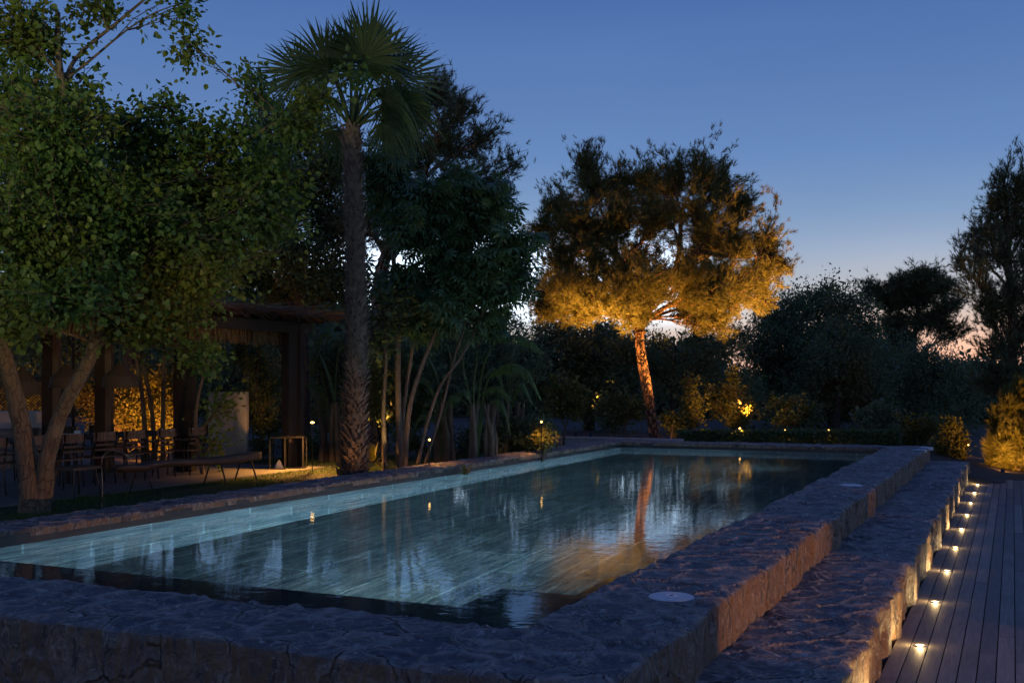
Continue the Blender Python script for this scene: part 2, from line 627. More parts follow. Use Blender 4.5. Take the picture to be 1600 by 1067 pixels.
def water_mat():
    m, t, out = newmat('pool_water')
    tc = N(t, 'ShaderNodeTexCoord')
    n1 = noise(t, tc.outputs['Object'], 2.6, 3, 0.5, 0.4, stretch=(1.0, 1.6, 1))
    n2 = noise(t, tc.outputs['Object'], 9.0, 3, 0.5, 0.3, stretch=(1.0, 1.5, 1))
    h = math_(t, 'ADD', math_(t, 'MULTIPLY', n1, 0.0017), math_(t, 'MULTIPLY', n2, 0.0007))
    bp = N(t, 'ShaderNodeBump')
    bp.inputs['Distance'].default_value = 1.0
    bp.inputs['Strength'].default_value = 1.0
    t.links.new(h, bp.inputs['Height'])
    g = N(t, 'ShaderNodeBsdfGlass')
    g.inputs['IOR'].default_value = 1.333
    g.inputs['Roughness'].default_value = 0.0
    g.inputs['Color'].default_value = (0.84, 0.95, 1.0, 1)
    t.links.new(bp.outputs[0], g.inputs['Normal'])
    t.links.new(g.outputs[0], out.inputs[0])
    return m


def wood_mat(name, c1, c2, along='Y', rough=0.6):
    m, t, out = newmat(name)
    tc = N(t, 'ShaderNodeTexCoord')
    g = N(t, 'ShaderNodeNewGeometry')
    st = {'Y': (9, 0.7, 9), 'X': (0.7, 9, 9), 'Z': (9, 9, 0.7)}[along]
    off = N(t, 'ShaderNodeVectorMath', operation='MULTIPLY_ADD')
    cbx = N(t, 'ShaderNodeCombineXYZ')
    for i in range(3):
        t.links.new(g.outputs['Random Per Island'], cbx.inputs[i])
    off.inputs[1].default_value = (37, 21, 11)
    t.links.new(cbx.outputs[0], off.inputs[0])
    t.links.new(tc.outputs['Object'], off.inputs[2])
    n1 = noise(t, off.outputs[0], 3.5, 8, 0.65, 0.9, stretch=st)
    n2 = noise(t, off.outputs[0], 1.3, 3, 0.5, stretch=(1, 1, 1))
    a = mixc(t, rmp(t, n1, 0.3, 0.72), c1, c2)
    a = mixc(t, 1.0, a, mixc(t, g.outputs['Random Per Island'], (0.62, 0.62, 0.66), (1.35, 1.30, 1.22)), 'MULTIPLY')
    a = mixc(t, rmp(t, n2, 0.5, 0.75, 0, 0.45), a, [x * 0.4 for x in c1])
    b = N(t, 'ShaderNodeBsdfPrincipled')
    b.inputs['Roughness'].default_value = rough
    t.links.new(a, b.inputs['Base Color'])
    bp = N(t, 'ShaderNodeBump')
    bp.inputs['Distance'].default_value = 0.004
    t.links.new(n1, bp.inputs['Height'])
    t.links.new(bp.outputs[0], b.inputs['Normal'])
    t.links.new(b.outputs[0], out.inputs[0])
    return m


def emit(name, c, s):
    m, t, out = newmat(name)
    e = N(t, 'ShaderNodeEmission')
    e.inputs[0].default_value = rgb(c)
    e.inputs[1].default_value = s
    t.links.new(e.outputs[0], out.inputs[0])
    return m


M = dict(
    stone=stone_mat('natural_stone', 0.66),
    tile=tile_mat('pool_slab', 1.0),
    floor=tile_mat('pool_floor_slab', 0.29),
    darktile=simple('dark_waterline_stone', (0.045, 0.04, 0.042), (0.02, 0.02, 0.024), 5, 0.45, bump=0.003, stretch=(1, 1, 4)),
    water=water_mat(),
    deck=wood_mat('weathered_deck_wood', (0.09, 0.083, 0.08), (0.195, 0.178, 0.168), 'Y'),
    soil=simple('soil', (0.035, 0.028, 0.02), (0.02, 0.018, 0.012), 3, 0.95, bump=0.02),
    paving=simple('pale_paving', (0.20, 0.185, 0.17), (0.13, 0.12, 0.11), 2.5, 0.75, bump=0.003),
    metal=simple('black_steel', (0.02, 0.02, 0.022), (0.03, 0.03, 0.03), 10, 0.45, 0.6),
    paleiron=simple('pale_iron', (0.16, 0.15, 0.13), (0.09, 0.08, 0.07), 10, 0.5, 0.5),
    steel=simple('brushed_steel', (0.45, 0.45, 0.46), (0.35, 0.35, 0.36), 30, 0.35, 0.9),
    lid=simple('pale_stone_lid', (0.62, 0.62, 0.64), (0.5, 0.5, 0.53), 25, 0.5),
    logw=wood_mat('old_log_wood', (0.03, 0.025, 0.02), (0.085, 0.07, 0.058), 'Y', 0.75),
    chairw=wood_mat('chair_wood', (0.055, 0.04, 0.03), (0.11, 0.08, 0.055), 'Y', 0.6),
    beam=wood_mat('dark_beam_wood', (0.012, 0.008, 0.007), (0.026, 0.018, 0.014), 'Y', 0.9),
    reed=simple('reed_thatch', (0.20, 0.13, 0.06), (0.09, 0.055, 0.025), 14, 0.8, bump=0.01),
    wicker=simple('woven_wicker', (0.08, 0.055, 0.035), (0.03, 0.022, 0.015), 45, 0.8, bump=0.006),
    plaster=simple('pale_plaster', (0.48, 0.45, 0.42), (0.36, 0.33, 0.31), 3, 0.85, bump=0.004),
    white=simple('white_ceramic', (0.75, 0.74, 0.72), (0.65, 0.64, 0.62), 10, 0.3),
    bark=simple('grey_bark', (0.17, 0.125, 0.085), (0.08, 0.06, 0.045), 7, 0.9, bump=0.03, stretch=(1, 1, 0.35)),
    palebark=bark_mat('pale_smooth_bark', (0.19, 0.14, 0.085), (0.12, 0.088, 0.055), (0.085, 0.062, 0.04), (14, 14, 3.0), 0.012, 0.05),
    pinebark=bark_mat('flaky_pine_bark', (0.42, 0.24, 0.14), (0.20, 0.11, 0.07), (0.02, 0.013, 0.01), (7, 7, 3.2), 0.06, 0.22),
    darkbark=simple('dark_bark', (0.045, 0.035, 0.028), (0.025, 0.02, 0.018), 6, 0.9, bump=0.02),
    cane=simple('ringed_cane_bark', (0.15, 0.11, 0.075), (0.085, 0.062, 0.045), 5, 0.7, bump=0.01, stretch=(0.6, 0.6, 5)),
    palmtrunk=simple('palm_fibre', (0.09, 0.06, 0.045), (0.04, 0.028, 0.02), 9, 0.9, bump=0.02),
    boot=simple('palm_boot', (0.27, 0.20, 0.15), (0.09, 0.065, 0.05), 12, 0.85, bump=0.006),
    mulberry=leafmat('mulberry_leaf', (0.07, 0.14, 0.035), (0.13, 0.21, 0.05), (0.18, 0.20, 0.03), 0.35, 0.45),
    pine=leafmat('pine_needle', (0.09, 0.10, 0.03), (0.15, 0.145, 0.04), None, 0.25, 0.6),
    darkpine=leafmat('dark_pine_needle', (0.08, 0.10, 0.05), (0.12, 0.14, 0.07), None, 0.2, 0.6),
    oak=leafmat('oak_leaf', (0.05, 0.085, 0.035), (0.10, 0.14, 0.05), None, 0.25, 0.5),
    shrub=leafmat('shrub_leaf', (0.09, 0.10, 0.022), (0.16, 0.155, 0.04), None, 0.3, 0.5),
    farleaf=leafmat('hazed_far_leaf', (0.08, 0.12, 0.065), (0.14, 0.18, 0.10), None, 0.3, 0.6),  # distance haze is put into the colour: paler than the oak leaf
    silver=leafmat('silver_leaf', (0.11, 0.155, 0.09), (0.17, 0.22, 0.13), None, 0.25, 0.5),
    umbrella=leafmat('umbrella_leaf', (0.06, 0.13, 0.06), (0.10, 0.17, 0.075), None, 0.25, 0.35),
    palm=leafmat('palm_leaf', (0.05, 0.09, 0.035), (0.09, 0.13, 0.05), None, 0.3, 0.5),
    banana=leafmat('banana_leaf', (0.07, 0.12, 0.03), (0.11, 0.17, 0.05), None, 0.35, 0.4),
    grass=leafmat('grass_blade', (0.05, 0.09, 0.02), (0.10, 0.15, 0.035), None, 0.35, 0.5),
    lens=emit('lamp_lens', (1.0, 0.70, 0.34), 9),
    bulb=emit('lamp_bulb', (1.0, 0.50, 0.12), 9),
    poollens=emit('pool_lamp_lens', (0.8, 0.95, 1.0), 6),
)
mg, tg, og = newmat('lantern_glass')
gl = N(tg, 'ShaderNodeBsdfGlass')
gl.inputs['Roughness'].default_value = 0.0
gl.inputs['IOR'].default_value = 1.05
tg.links.new(gl.outputs[0], og.inputs[0])
M['glass'] = mg
exec_sections = True
# ================================================================== SETTING
PX0, PX1, PY0, PY1 = -9.05, -2.685, 5.92, 26.3        # inner edges of the coping
QX0, QX1, QY0, QY1 = -9.72, -1.772, 4.90, 27.1        # outer edges
ZC, ZW, ZL, ZT, ZB = 0.74, 0.583, 0.40, 0.55, -1.52   # coping, water, ledge, terrace, basin floor


def ground_z(x, y):
    xs = np.interp(x, [-400, -60, -9.62, -9.3], [1.5, 0.6, 0.5, -1.9])
    # right of the pool the ground lies at deck level, beyond the far end it steps up again on the left
    inx = (x > -9.5) & (x < -2.0)
    iny = (y > 5.3) & (y < 26.8)
    z = np.where(x < -9.5, 0.5, np.interp(x, [-2.6, 0.5, 4, 12, 60, 400], [0.45, -0.12, -0.4, -0.7, -1.5, -3]))
    front = np.interp(y, [4.0, 5.2], [1, 0])
    z = np.where((x >= -9.5) & (y < 26), -0.12, z)
    z = np.where(inx & iny, -2.3, z)
    z = z + np.interp(y, [30, 60, 120, 400], [0, -0.3, -1.5, -2]) * (y > 30)
    return z


gx = np.concatenate([[-400, -200, -100, -60, -40, -30, -25, -20, -15, -12, -9.62, -9.35, -8, -6, -4, -2.4, -1.9, -1, 0, 2, 4, 8, 12, 20, 30, 45, 70, 120, 200, 400]])
gy = np.concatenate([[-60, -20, -5, 0, 3, 5.2, 5.5, 10, 15, 20, 25, 26.5, 26.95, 27.6, 29, 32, 36, 40, 46, 55, 70, 100, 160, 300, 700]])
X, Y = np.meshgrid(gx, gy, indexing='ij')
V = np.stack([X, Y, ground_z(X, Y)], -1).reshape(-1, 3)
i, j = np.meshgrid(np.arange(len(gx) - 1), np.arange(len(gy) - 1), indexing='ij')
a = (i * len(gy) + j).ravel()
m = MB()
m.add(V, np.stack([a, a + len(gy), a + len(gy) + 1, a + 1], 1))
tag(m.build('ground', M['soil']), kind='structure')

# terrace paving, one slab with a shallow edge
m = MB()
m.box((-24, 3.0, 0.3), (-12.5, 18.2, ZT))
o = tag(m.build('terrace_paving', M['paving']), kind='structure')

# lawn: real blades on a thin turf sheet
m = MB()
m.box((-12.49, 3.0, 0.45), (-9.60, 26.5, ZT - 0.025))
m.box((-16, 18.21, 0.45), (-12.5, 23.0, ZT - 0.03))
tag(m.build('turf', M['soil']), kind='structure')
n = 52000
bx = RNG.uniform(-12.48, -9.62, n)
by = RNG.uniform(5.5, 24.5, n)
ex = RNG.uniform(-15.2, -12.5, 9000)
ey = RNG.uniform(18.25, 22.0, 9000)
bx, by = np.append(bx, ex), np.append(by, ey)
n = len(bx)
patch = np.sin(bx * 3.1 + by * 1.7) * 0.25 + np.sin(by * 2.3 - bx) * 0.2 + 1
hh = RNG.uniform(0.025, 0.06, n) * patch
T_blade = (np.array([[-0.09, 0, 0], [0.09, 0, 0], [0.06, 0.6, 0.02], [-0.06, 0.6, 0.02], [0, 1, 0.1]]), [np.array([[0, 1, 2, 3]]), np.array([[3, 2, 4]])])
d = np.stack([RNG.normal(0, 0.45, n), RNG.normal(0, 0.45, n), np.ones(n)], 1)
m = MB()
m.scatter(T_blade, np.stack([bx, by, np.full(n, ZT - 0.03)], 1), frames(d, 0.0, 1.0), hh)
tag(m.build('lawn_grass', M['grass']), 'short lawn grass between the terrace and the pool edge', 'grass', kind='stuff')

# ------------------------------------------------------------------ deck
m = MB()
bw, gap = 0.1245, 0.0085
x = -0.912
k = 0
while x < 9.5:
    y = 2.0 - random.random() * 3
    while y < 27.45:
        L = random.uniform(3.6, 5.4)
        y0, y1 = max(y, 1.5), min(y + L - 0.004, 27.45)
        if y1 - y0 > 0.2:
            dz = random.uniform(-0.0015, 0.0015)
            m.box((x, y0, -0.03), (x + bw, y1, dz))
        y += L
    x += bw + gap
    k += 1
tag(m.build('deck', M['deck']), kind='structure')

# ------------------------------------------------------------------ swimming pool
pool = thing('swimming_pool', 'raised rectangular pool with a rough stone surround and lit slab lining', 'swimming pool', (-6, 16, 0))


def surround():
    """one cross-section swept round the rectangle with mitred corners"""
    step = 0.028
    prof = []                                          # (u across 0 inner .. 1 outer, z)
    for z in np.arange(0.66, ZC - 0.01, 0.027):
        prof.append((0.0, z))
    na = 34
    for q in range(na + 1):
        u = q / na
        edge = min(q, na - q)
        prof.append((u, ZC - (0.012 if edge == 0 else 0.0)))
    for z in np.arange(ZC - 0.045, -0.12, -step):
        prof.append((1.0, z))
    prof = np.array(prof)
    ci = np.array([[PX0, PY0], [PX1, PY0], [PX1, PY1], [PX0, PY1]])
    co = np.array([[QX0, QY0], [QX1, QY0], [QX1, QY1], [QX0, QY1]])
    ring_i, ring_o = [], []
    for s in range(4):
        a, b = ci[s], ci[(s + 1) % 4]
        A, B = co[s], co[(s + 1) % 4]
        L = np.linalg.norm(B - A)
        ns = int(L / (0.026 if s in (0, 1) else 0.05))
        # parallel samples: equal step on the outer line, clamped through the mitre at both ends
        t = np.linspace(0, 1, ns, endpoint=False)[:, None]
        ring_i.append(a + (b - a) * t)
        ring_o.append(A + (B - A) * t)
    ri, ro = np.vstack(ring_i), np.vstack(ring_o)
    n, k = len(ri), len(prof)
    xy = ri[:, None] + (ro - ri)[:, None] * prof[None, :, 0:1]
    V = np.concatenate([xy, np.broadcast_to(prof[None, :, 1:2], (n, k, 1))], 2)
    i = np.arange(n)[:, None]
    j = np.arange(k - 1)[None]
    i2 = (i + 1) % n
    F = np.stack([i * k + j, i * k + j + 1, i2 * k + j + 1, i2 * k + j], -1).reshape(-1, 4)
    # slow irregularity of the outline
    V = V.reshape(-1, 3)
    wob = 0.018 * np.sin(V[:, 1] * 2.1 + 1) + 0.014 * np.sin(V[:, 1] * 5.3 + V[:, 0] * 4) + 0.012 * np.sin(V[:, 0] * 3.7)
    V[:, 0] += wob
    V[:, 1] += 0.018 * np.sin(V[:, 0] * 2.7) + 0.012 * np.sin(V[:, 0] * 6.1 + 2)
    m = MB()
    m.add(V, F[:, ::-1])
    return m


LIDS = []
for px, py in ((1049, 930), (1330, 757), (1437, 702), (1447, 698.5)):
    LIDS.append(G(px, 1700 * (EYE - ZC - 0.012) / (py - 600), 0)[:2])
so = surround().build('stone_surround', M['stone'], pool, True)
# the stone is dressed level under each round lid
co_ = np.zeros(len(so.data.vertices) * 3)
so.data.vertices.foreach_get('co', co_)
co_ = co_.reshape(-1, 3) + np.array(pool.location)
dm = np.min([np.hypot(co_[:, 0] - l[0], co_[:, 1] - l[1]) for l in LIDS], axis=0)
at = so.data.attributes.new('dressed', 'FLOAT', 'POINT')
at.data.foreach_set('value', np.clip((0.24 - dm) / 0.06, 0, 1) * (co_[:, 2] > ZC - 0.02))

bx0, bx1, by0, by1 = PX0 - 0.02, PX1 + 0.02, PY0 - 0.02, PY1 + 0.02
m = MB()
# lining: floor and four walls facing inwards, from the floor up to just under the water line
zt = ZW + 0.002
m.add([[bx0, by0, ZB], [bx1, by0, ZB], [bx1, by1, ZB], [bx0, by1, ZB], [bx0, by0, zt], [bx1, by0, zt], [bx1, by1, zt], [bx0, by1, zt]],
      [[0, 4, 5, 1], [1, 5, 6, 2], [2, 6, 7, 3], [3, 7, 4, 0]])
m.build('slab_lining', M['tile'], pool)
m = MB()
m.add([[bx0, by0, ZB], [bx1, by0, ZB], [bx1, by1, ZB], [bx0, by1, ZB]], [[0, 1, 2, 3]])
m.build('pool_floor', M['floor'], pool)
m = MB()
zz = 0.70
m.add([[bx0, by0, zt], [bx1, by0, zt], [bx1, by1, zt], [bx0, by1, zt], [bx0, by0, zz], [bx1, by0, zz], [bx1, by1, zz], [bx0, by1, zz]],
      [[0, 4, 5, 1], [1, 5, 6, 2], [2, 6, 7, 3], [3, 7, 4, 0]])
m.build('waterline_band', M['darktile'], pool)
m = MB()
m.box((bx0 + 0.003, by0 + 0.003, 0.20), (bx1 - 0.003, 7.30, 0.29))
m.build('shallow_shelf', M['darktile'], pool)
m = MB()
m.box((-3.9, 7.303, 0.0), (bx1 - 0.003, 8.25, 0.12))
m.box((-3.3, 8.253, -0.25), (bx1 - 0.003, 9.3, -0.05))
m.build('entry_step', M['darktile'], pool)
m = MB()
for y in (11.6, 15.6, 19.6, 23.6):
    m2 = MB()
    m2.lathe([(0.0, 0), (0.10, 0.0), (0.12, 0.012), (0.13, 0.0)], sides=24)
    vv = m2.v[0][:, [2, 0, 1]] * np.array([-1, 1, 1]) + np.array([bx1 - 0.006, y, -0.15])
    o = MB()
    o.add(vv, m2.l[0].reshape(-1, 4))
    lo = o.build('pool_light', M['poollens'], pool)
    ls = lamp('SPOT', 'pool_lamp', (bx1 - 0.06, y, -0.15), (bx0, y - 0.6, 0.45), 820, (0.62, 0.84, 1.0), 104, 1.0, 0.1)
# one lamp under the edge of the shallow shelf
ls = lamp('SPOT', 'pool_lamp', (-5.6, 7.34, -0.1), (-4.6, 12.0, -1.1), 420, (0.78, 0.95, 1.0), 140, 1.0, 0.12)


def disc(name, x, y, z, r, mat, parent, seed=0):
    m = MB()
    m.lathe([(0.0, 0.0135), (0.014, 0.0132)], (x, y, z), 16)
    hole = m.build('finger_hole', M['metal'], parent)
    m = MB()
    m.lathe([(0.022, 0.0125), (0.030, 0.016), (0.038, 0.0125)], (x, y, z), 24)
    ring = m.build('ring', M['white'], parent)
    m = MB()
    m.lathe([(0.0, 0.012), (0.012, 0.012), (r - 0.03, 0.012), (r - 0.012, 0.012), (r, 0.005), (r, -0.05)], (x, y, z), 40)
    lid = m.build(name, mat, parent, False)
    hole.parent = lid
    ring.parent = lid
    return lid


for lx, ly in LIDS:
    disc('skimmer_lid', lx, ly, ZC + 0.0, 0.155, M['lid'], pool)

m = MB()
m.add([[bx0 - 0.01, by0 - 0.01, ZW], [bx1 + 0.01, by0 - 0.01, ZW], [bx1 + 0.01, by1 + 0.01, ZW], [bx0 - 0.01, by1 + 0.01, ZW]], [[0, 1, 2, 3]])
tag(m.build('water', M['water']), kind='structure')

# ------------------------------------------------------------------ stone ledge beside the pool
step = 0.036
x0, x1 = -1.80, -0.918
prof = [(x, ZL) for x in np.linspace(x0, x1, 26)] + [(x1, z) for z in np.arange(ZL - 0.035, -0.08, -step)]
prof = np.array(prof)
prof[25, 1] -= 0.012
ys = np.arange(2.6, 27.2, step)
n, k = len(ys), len(prof)
V = np.stack([np.broadcast_to(prof[:, 0], (n, k)), np.broadcast_to(ys[:, None], (n, k)), np.broadcast_to(prof[:, 1], (n, k))], -1).copy()
outer = (V[..., 0] - x0) / (x1 - x0)
V[..., 0] += outer * (0.022 * np.sin(V[..., 1] * 3.3) + 0.018 * np.sin(V[..., 1] * 8.1 + 1) - 0.02 + 0.012 * np.sin(V[..., 1] * 17))
m = MB()
i = np.arange(n - 1)[:, None]
j = np.arange(k - 1)[None]
m.add(V.reshape(-1, 3), np.stack([i * k + j, i * k + j + 1, (i + 1) * k + j + 1, (i + 1) * k + j], -1).reshape(-1, 4)[:, ::-1])
e = (n - 1) * k
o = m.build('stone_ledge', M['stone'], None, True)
tag(o, 'low rough stone ledge running along the right side of the pool', 'stone ledge')
m = MB()
m.box((x0, 27.15, -0.1), (x1 - 0.03, 27.19, ZL - 0.01))
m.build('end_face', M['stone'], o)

# ------------------------------------------------------------------ deck lights
def deck_light(y):
    t = thing('deck_light', 'x', 'deck light', (-0.712, y, 0.0), 'deck lights in a row at the foot of the ledge')
    m = MB()
    m.lathe([(0.030, 0.004), (0.033, 0.009), (0.043, 0.007), (0.045, 0.002), (0.045, -0.02)], (-0.712, y, 0), 24)
    m.build('rim', M['steel'], t, True)
    m = MB()
    m.lathe([(0.0, 0.008), (0.030, 0.0065)], (-0.712, y, 0), 20)
    m.build('lens', M['lens'], t)
    l = lamp('POINT', 'deck_lamp', (0, 0, 0.026), None, 3.8, (1.0, 0.66, 0.28), radius=0.012)
    l.parent = t
    l = lamp('SPOT', 'wall_wash_lamp', (0, 0, 0.016), (-0.75, 0, 0.75), 15, (1.0, 0.66, 0.27), 150, 0.8, 0.012)
    l.parent = t
    return t


first = deck_light(9.75)
ORD = ['nearest glowing deck light in the row along the ledge', 'second glowing deck light from the near end of the row',
       'third glowing deck light from the near end of the row', 'fourth glowing deck light counting from the near end',
       'middle one of the nine glowing deck lights in view', 'fourth glowing deck light counting from the far end',
       'third glowing deck light from the far end of the row', 'second glowing deck light from the far end of the row',
       'farthest glowing deck light near the end of the ledge']
first['label'] = ORD[0]
for q in range(1, 9):
    c = copy_tree(first)
    c.location = (-0.712 + random.uniform(-0.008, 0.008), 9.75 + 2.02 * q, 0)
    c['label'] = ORD[q]
    for l in c.children:
        if l.type == 'LIGHT':
            l.data = l.data.copy()
            l.data.energy *= random.uniform(0.7, 1.25)
c = copy_tree(first)
c.location = (-0.712, 7.73, 0)
c['label'] = 'deck light nearest the viewer, before the first one seen whole in the row'
# ================================================================== VEGETATION
T_leaf = (np.array([[0, 0, 0], [0.30, 0.18, 0.06], [0.36, 0.50, 0.05], [0, 1.0, -0.12], [-0.36, 0.50, 0.05], [-0.30, 0.18, 0.06]]),
          [np.array([[0, 1, 2, 3], [0, 3, 4, 5]])])
T_slim = (np.array([[0, 0, 0], [0.16, 0.4, 0.03], [0, 1.0, -0.05], [-0.16, 0.4, 0.03]]), [np.array([[0, 1, 2, 3]])])


def tuft(n, spread, w, seed, back=0.25):
    r = np.random.default_rng(seed)
    V, F = [], []
    for q in range(n):
        a = r.uniform(0, 2 * math.pi)
        s = r.uniform(0.15, spread)
        d = np.array([math.sin(s) * math.cos(a), math.cos(s), math.sin(s) * math.sin(a)])
        side = nrm(np.cross(d, r.normal(size=3)))
        o = np.array([0, r.uniform(-back * 2, back), 0])
        L = r.uniform(0.7, 1.0)
        V += [o - side * w, o + side * w, o + d * L]
        F.append([3 * q, 3 * q + 1, 3 * q + 2])
    return (np.array(V), [np.array(F)])


def spray(n, seed, leaf=0.42):
    """a small clump of separate leaves"""
    r = np.random.default_rng(seed)
    V, F = [], []
    for q in range(n):
        d = nrm(r.normal(size=3) + np.array([0, 0.5, 0]))
        s = nrm(np.cross(d, r.normal(size=3)))
        nn = np.cross(s, d)
        o = r.normal(size=3) * 0.42
        L = leaf * r.uniform(0.7, 1.2)
        V += [o, o + d * L * 0.5 + s * L * 0.27, o + d * L, o + d * L * 0.5 - s * L * 0.27]
        F.append([4 * q, 4 * q + 1, 4 * q + 2, 4 * q + 3])
    return (np.array(V), [np.array(F)])


def palmate(n, droop=0.5):
    V, F = [], []
    for q in range(n):
        a = 2 * math.pi * q / n
        d = np.array([math.cos(a), math.sin(a), 0])
        s = np.array([-math.sin(a), math.cos(a), 0])
        p0, p1, p2 = d * 0.05, d * 0.55 + [0, 0, -0.08], d * 0.95 + [0, 0, -droop]
        V += [p0, p1 + s * 0.15, p2, p1 - s * 0.15]
        F.append([4 * q, 4 * q + 1, 4 * q + 2, 4 * q + 3])
    return (np.array(V), [np.array(F)])


TUFTS = [tuft(16, 0.85, 0.036, s) for s in range(4)]
SPRAYS = [spray(10, s) for s in range(4)]
FINE = [spray(16, 10 + s, 0.30) for s in range(4)]
FANS = [palmate(9)]


def pick_start(paths, c, slope, zl=-9):
    best, bi = 1e9, None
    for pi_, (pts, rr) in enumerate(paths):
        hd = np.linalg.norm(pts[:, :2] - c[:2], axis=1)
        want = np.maximum(c[2] - slope * hd - 0.2, zl)
        if pts[:, 2].max() < zl:
            continue
        k = int(np.argmin(np.abs(pts[:, 2] - want) + 0.35 * hd))
        s = abs(pts[k, 2] - want[k]) + 0.6 * hd[k]
        if s < best:
            best, bi = s, (pi_, k)
    return bi


def tree(name, label, cat, stems, clumps, mats, tmpl, lsize, twigs=30, leaves=20, group=None, slope=0.6, spreadl=0.16,
         upd=0.2, face=0.9, thick=1.0, foliage='crown', wood='trunk', side_jit=0.6, sides=10, limbr=0.45, twist=0.5, minz=None, zlimb=-9, sprig=0.0, soft=True):
    """stems: [(world points, radius at base, radius at tip)], clumps: [(centre, radii)]"""
    base = np.array(stems[0][0][0], float)
    t = thing(name, label, cat, base, group)
    tr = MB()
    paths = []
    for pts, r0, r1 in stems:
        sp = smoothpath(pts, 7)
        rr = np.linspace(r0, r1, len(sp))
        if r0 > 0.1:
            rr[:4] *= np.array([1.35, 1.18, 1.08, 1.03])
        tr.tube(sp, rr, sides, 0, True, 0.12)
        paths.append((sp, rr))
    P_, D_ = [], []
    med_r = float(np.median([np.mean(r) for c, r in clumps]))
    for c, r in clumps:
        c, r = np.array(c, float), np.array(r, float)
        pi_, k = pick_start(paths, c, slope, zlimb)
        s0 = paths[pi_][0][k]
        r_s = min(paths[pi_][1][k] * 0.8, limbr * 0.12 * thick * (0.5 + r.mean()))
        L = np.linalg.norm(c - s0)
        mid1 = s0 + (c - s0) * 0.33 + np.array([0, 0, 0.10 * L]) + RNG.normal(0, 0.06 * L, 3)
        mid2 = s0 + (c - s0) * 0.7 + np.array([0, 0, 0.05 * L]) + RNG.normal(0, 0.07 * L, 3)
        limb = bez(s0, mid1, mid2, c + np.array([0, 0, r[2] * 0.2]), 9)
        tr.tube(limb, np.linspace(r_s, r_s * 0.3, 9), 6, 0, False, 0.1)
        for q in range(max(5, int(twigs * min(1.5, (r.mean() / med_r) ** 1.6)))):
            u = nrm(RNG.normal(size=3))
            e = c + (u * r * (RNG.random() ** 0.42) if not soft else np.clip(RNG.normal(0, 0.48 if tmpl is TUFTS else 0.52, 3), -1.25, 1.25) * r)
            if sprig:
                e = e + np.array([0, 0, 1.0]) * min(RNG.exponential(sprig), 2.4 * sprig) * (u[2] > -0.2)
            if minz is not None and e[2] < minz:
                e[2] = minz + RNG.random() * 0.2
            a = limb[RNG.integers(3, 9)]
            Lt = np.linalg.norm(e - a)
            tw = bez(a, a + (e - a) * 0.35 + RNG.normal(0, 0.12 * Lt, 3), a + (e - a) * 0.7 + RNG.normal(0, 0.1 * Lt, 3) + [0, 0, upd * 0.2 * Lt], e, 5)
            tr.tube(tw, np.linspace(r_s * 0.28 + 0.003, 0.004, 5), 3, 0, False)
            ts = 0.22 + 0.80 * RNG.random(leaves) ** 0.75
            idx = np.clip(ts * 4, 0, 3.999)
            i0 = idx.astype(int)
            f = (idx - i0)[:, None]
            pp = tw[i0] * (1 - f) + tw[i0 + 1] * f
            pp = pp + RNG.normal(0, spreadl, (leaves, 3))
            dd = nrm(tw[-1] - tw[-2]) * 0.7 + nrm(pp - c) * 0.3 + RNG.normal(0, side_jit, (leaves, 3)) + np.array([0, 0, upd])
            P_.append(pp)
            D_.append(dd)
    tr.build(wood, mats[0], t, True)
    Pn, Dn = np.vstack(P_), np.vstack(D_)
    if minz is not None:
        k = Pn[:, 2] > minz - 0.05
        Pn, Dn = Pn[k], Dn[k]
    B = frames(Dn, face, twist)
    S = lsize * RNG.uniform(0.5, 1.3, len(Pn))
    mb = MB()
    which = RNG.integers(0, len(tmpl), len(Pn))
    for w, T in enumerate(tmpl):
        k = which == w
        mb.scatter(T, Pn[k], B[k], S[k])
    mb.build(foliage, mats[1], t)
    return t


def CL(D, lst, dz=0.0, both=1):
    """clumps given as (px, py, rx, ry[, depth offset]) in photo pixels at distance D"""
    out = []
    for c in lst:
        px, py, rx, ry = c[:4]
        off = c[4] if len(c) > 4 else RNG.uniform(-1, 1) * dz
        d = D + off
        r = np.array([rx, (rx + ry) * 0.5, ry]) * d / FPX
        out.append((P(px, py, d), r))
    return out


# ---- the big leafy tree at the left, forked trunk
D = 14.2
stems = [([G(52, D, 0.48), P(48, 740, D), P(38, 690, D), P(22, 610, D), P(0, 530, D - 0.3), P(-30, 420, D - 0.8), P(-10, 250, D - 1.0), P(60, 120, D - 1)], 0.165, 0.03),
         ([G(60, D, 0.45), P(70, 760, D), P(74, 715, D - 0.1), P(98, 640, D - 0.2), P(140, 560, D - 0.5), P(160, 480, D - 0.8), P(165, 400, D - 1), P(130, 280, D - 1.2), P(95, 120, D - 1.4), P(90, 20, D - 1.4)], 0.125, 0.03),
         ([P(145, 552, D - 0.5), P(190, 490, D - 0.3), P(228, 410, D - 0.2), P(245, 350, D), P(300, 270, D - 0.2), P(400, 210, D - 0.5), P(520, 140, D - 0.8)], 0.052, 0.012),
         ([P(232, 402, D - 0.2), P(290, 375, D), P(340, 350, D + 0.2), P(430, 320, D + 0.3)], 0.035, 0.012),
         ([P(95, 150, D - 1.4), P(120, 90, D - 1.2), P(190, 30, D - 1), P(260, -30, D - 1)], 0.03, 0.012)]
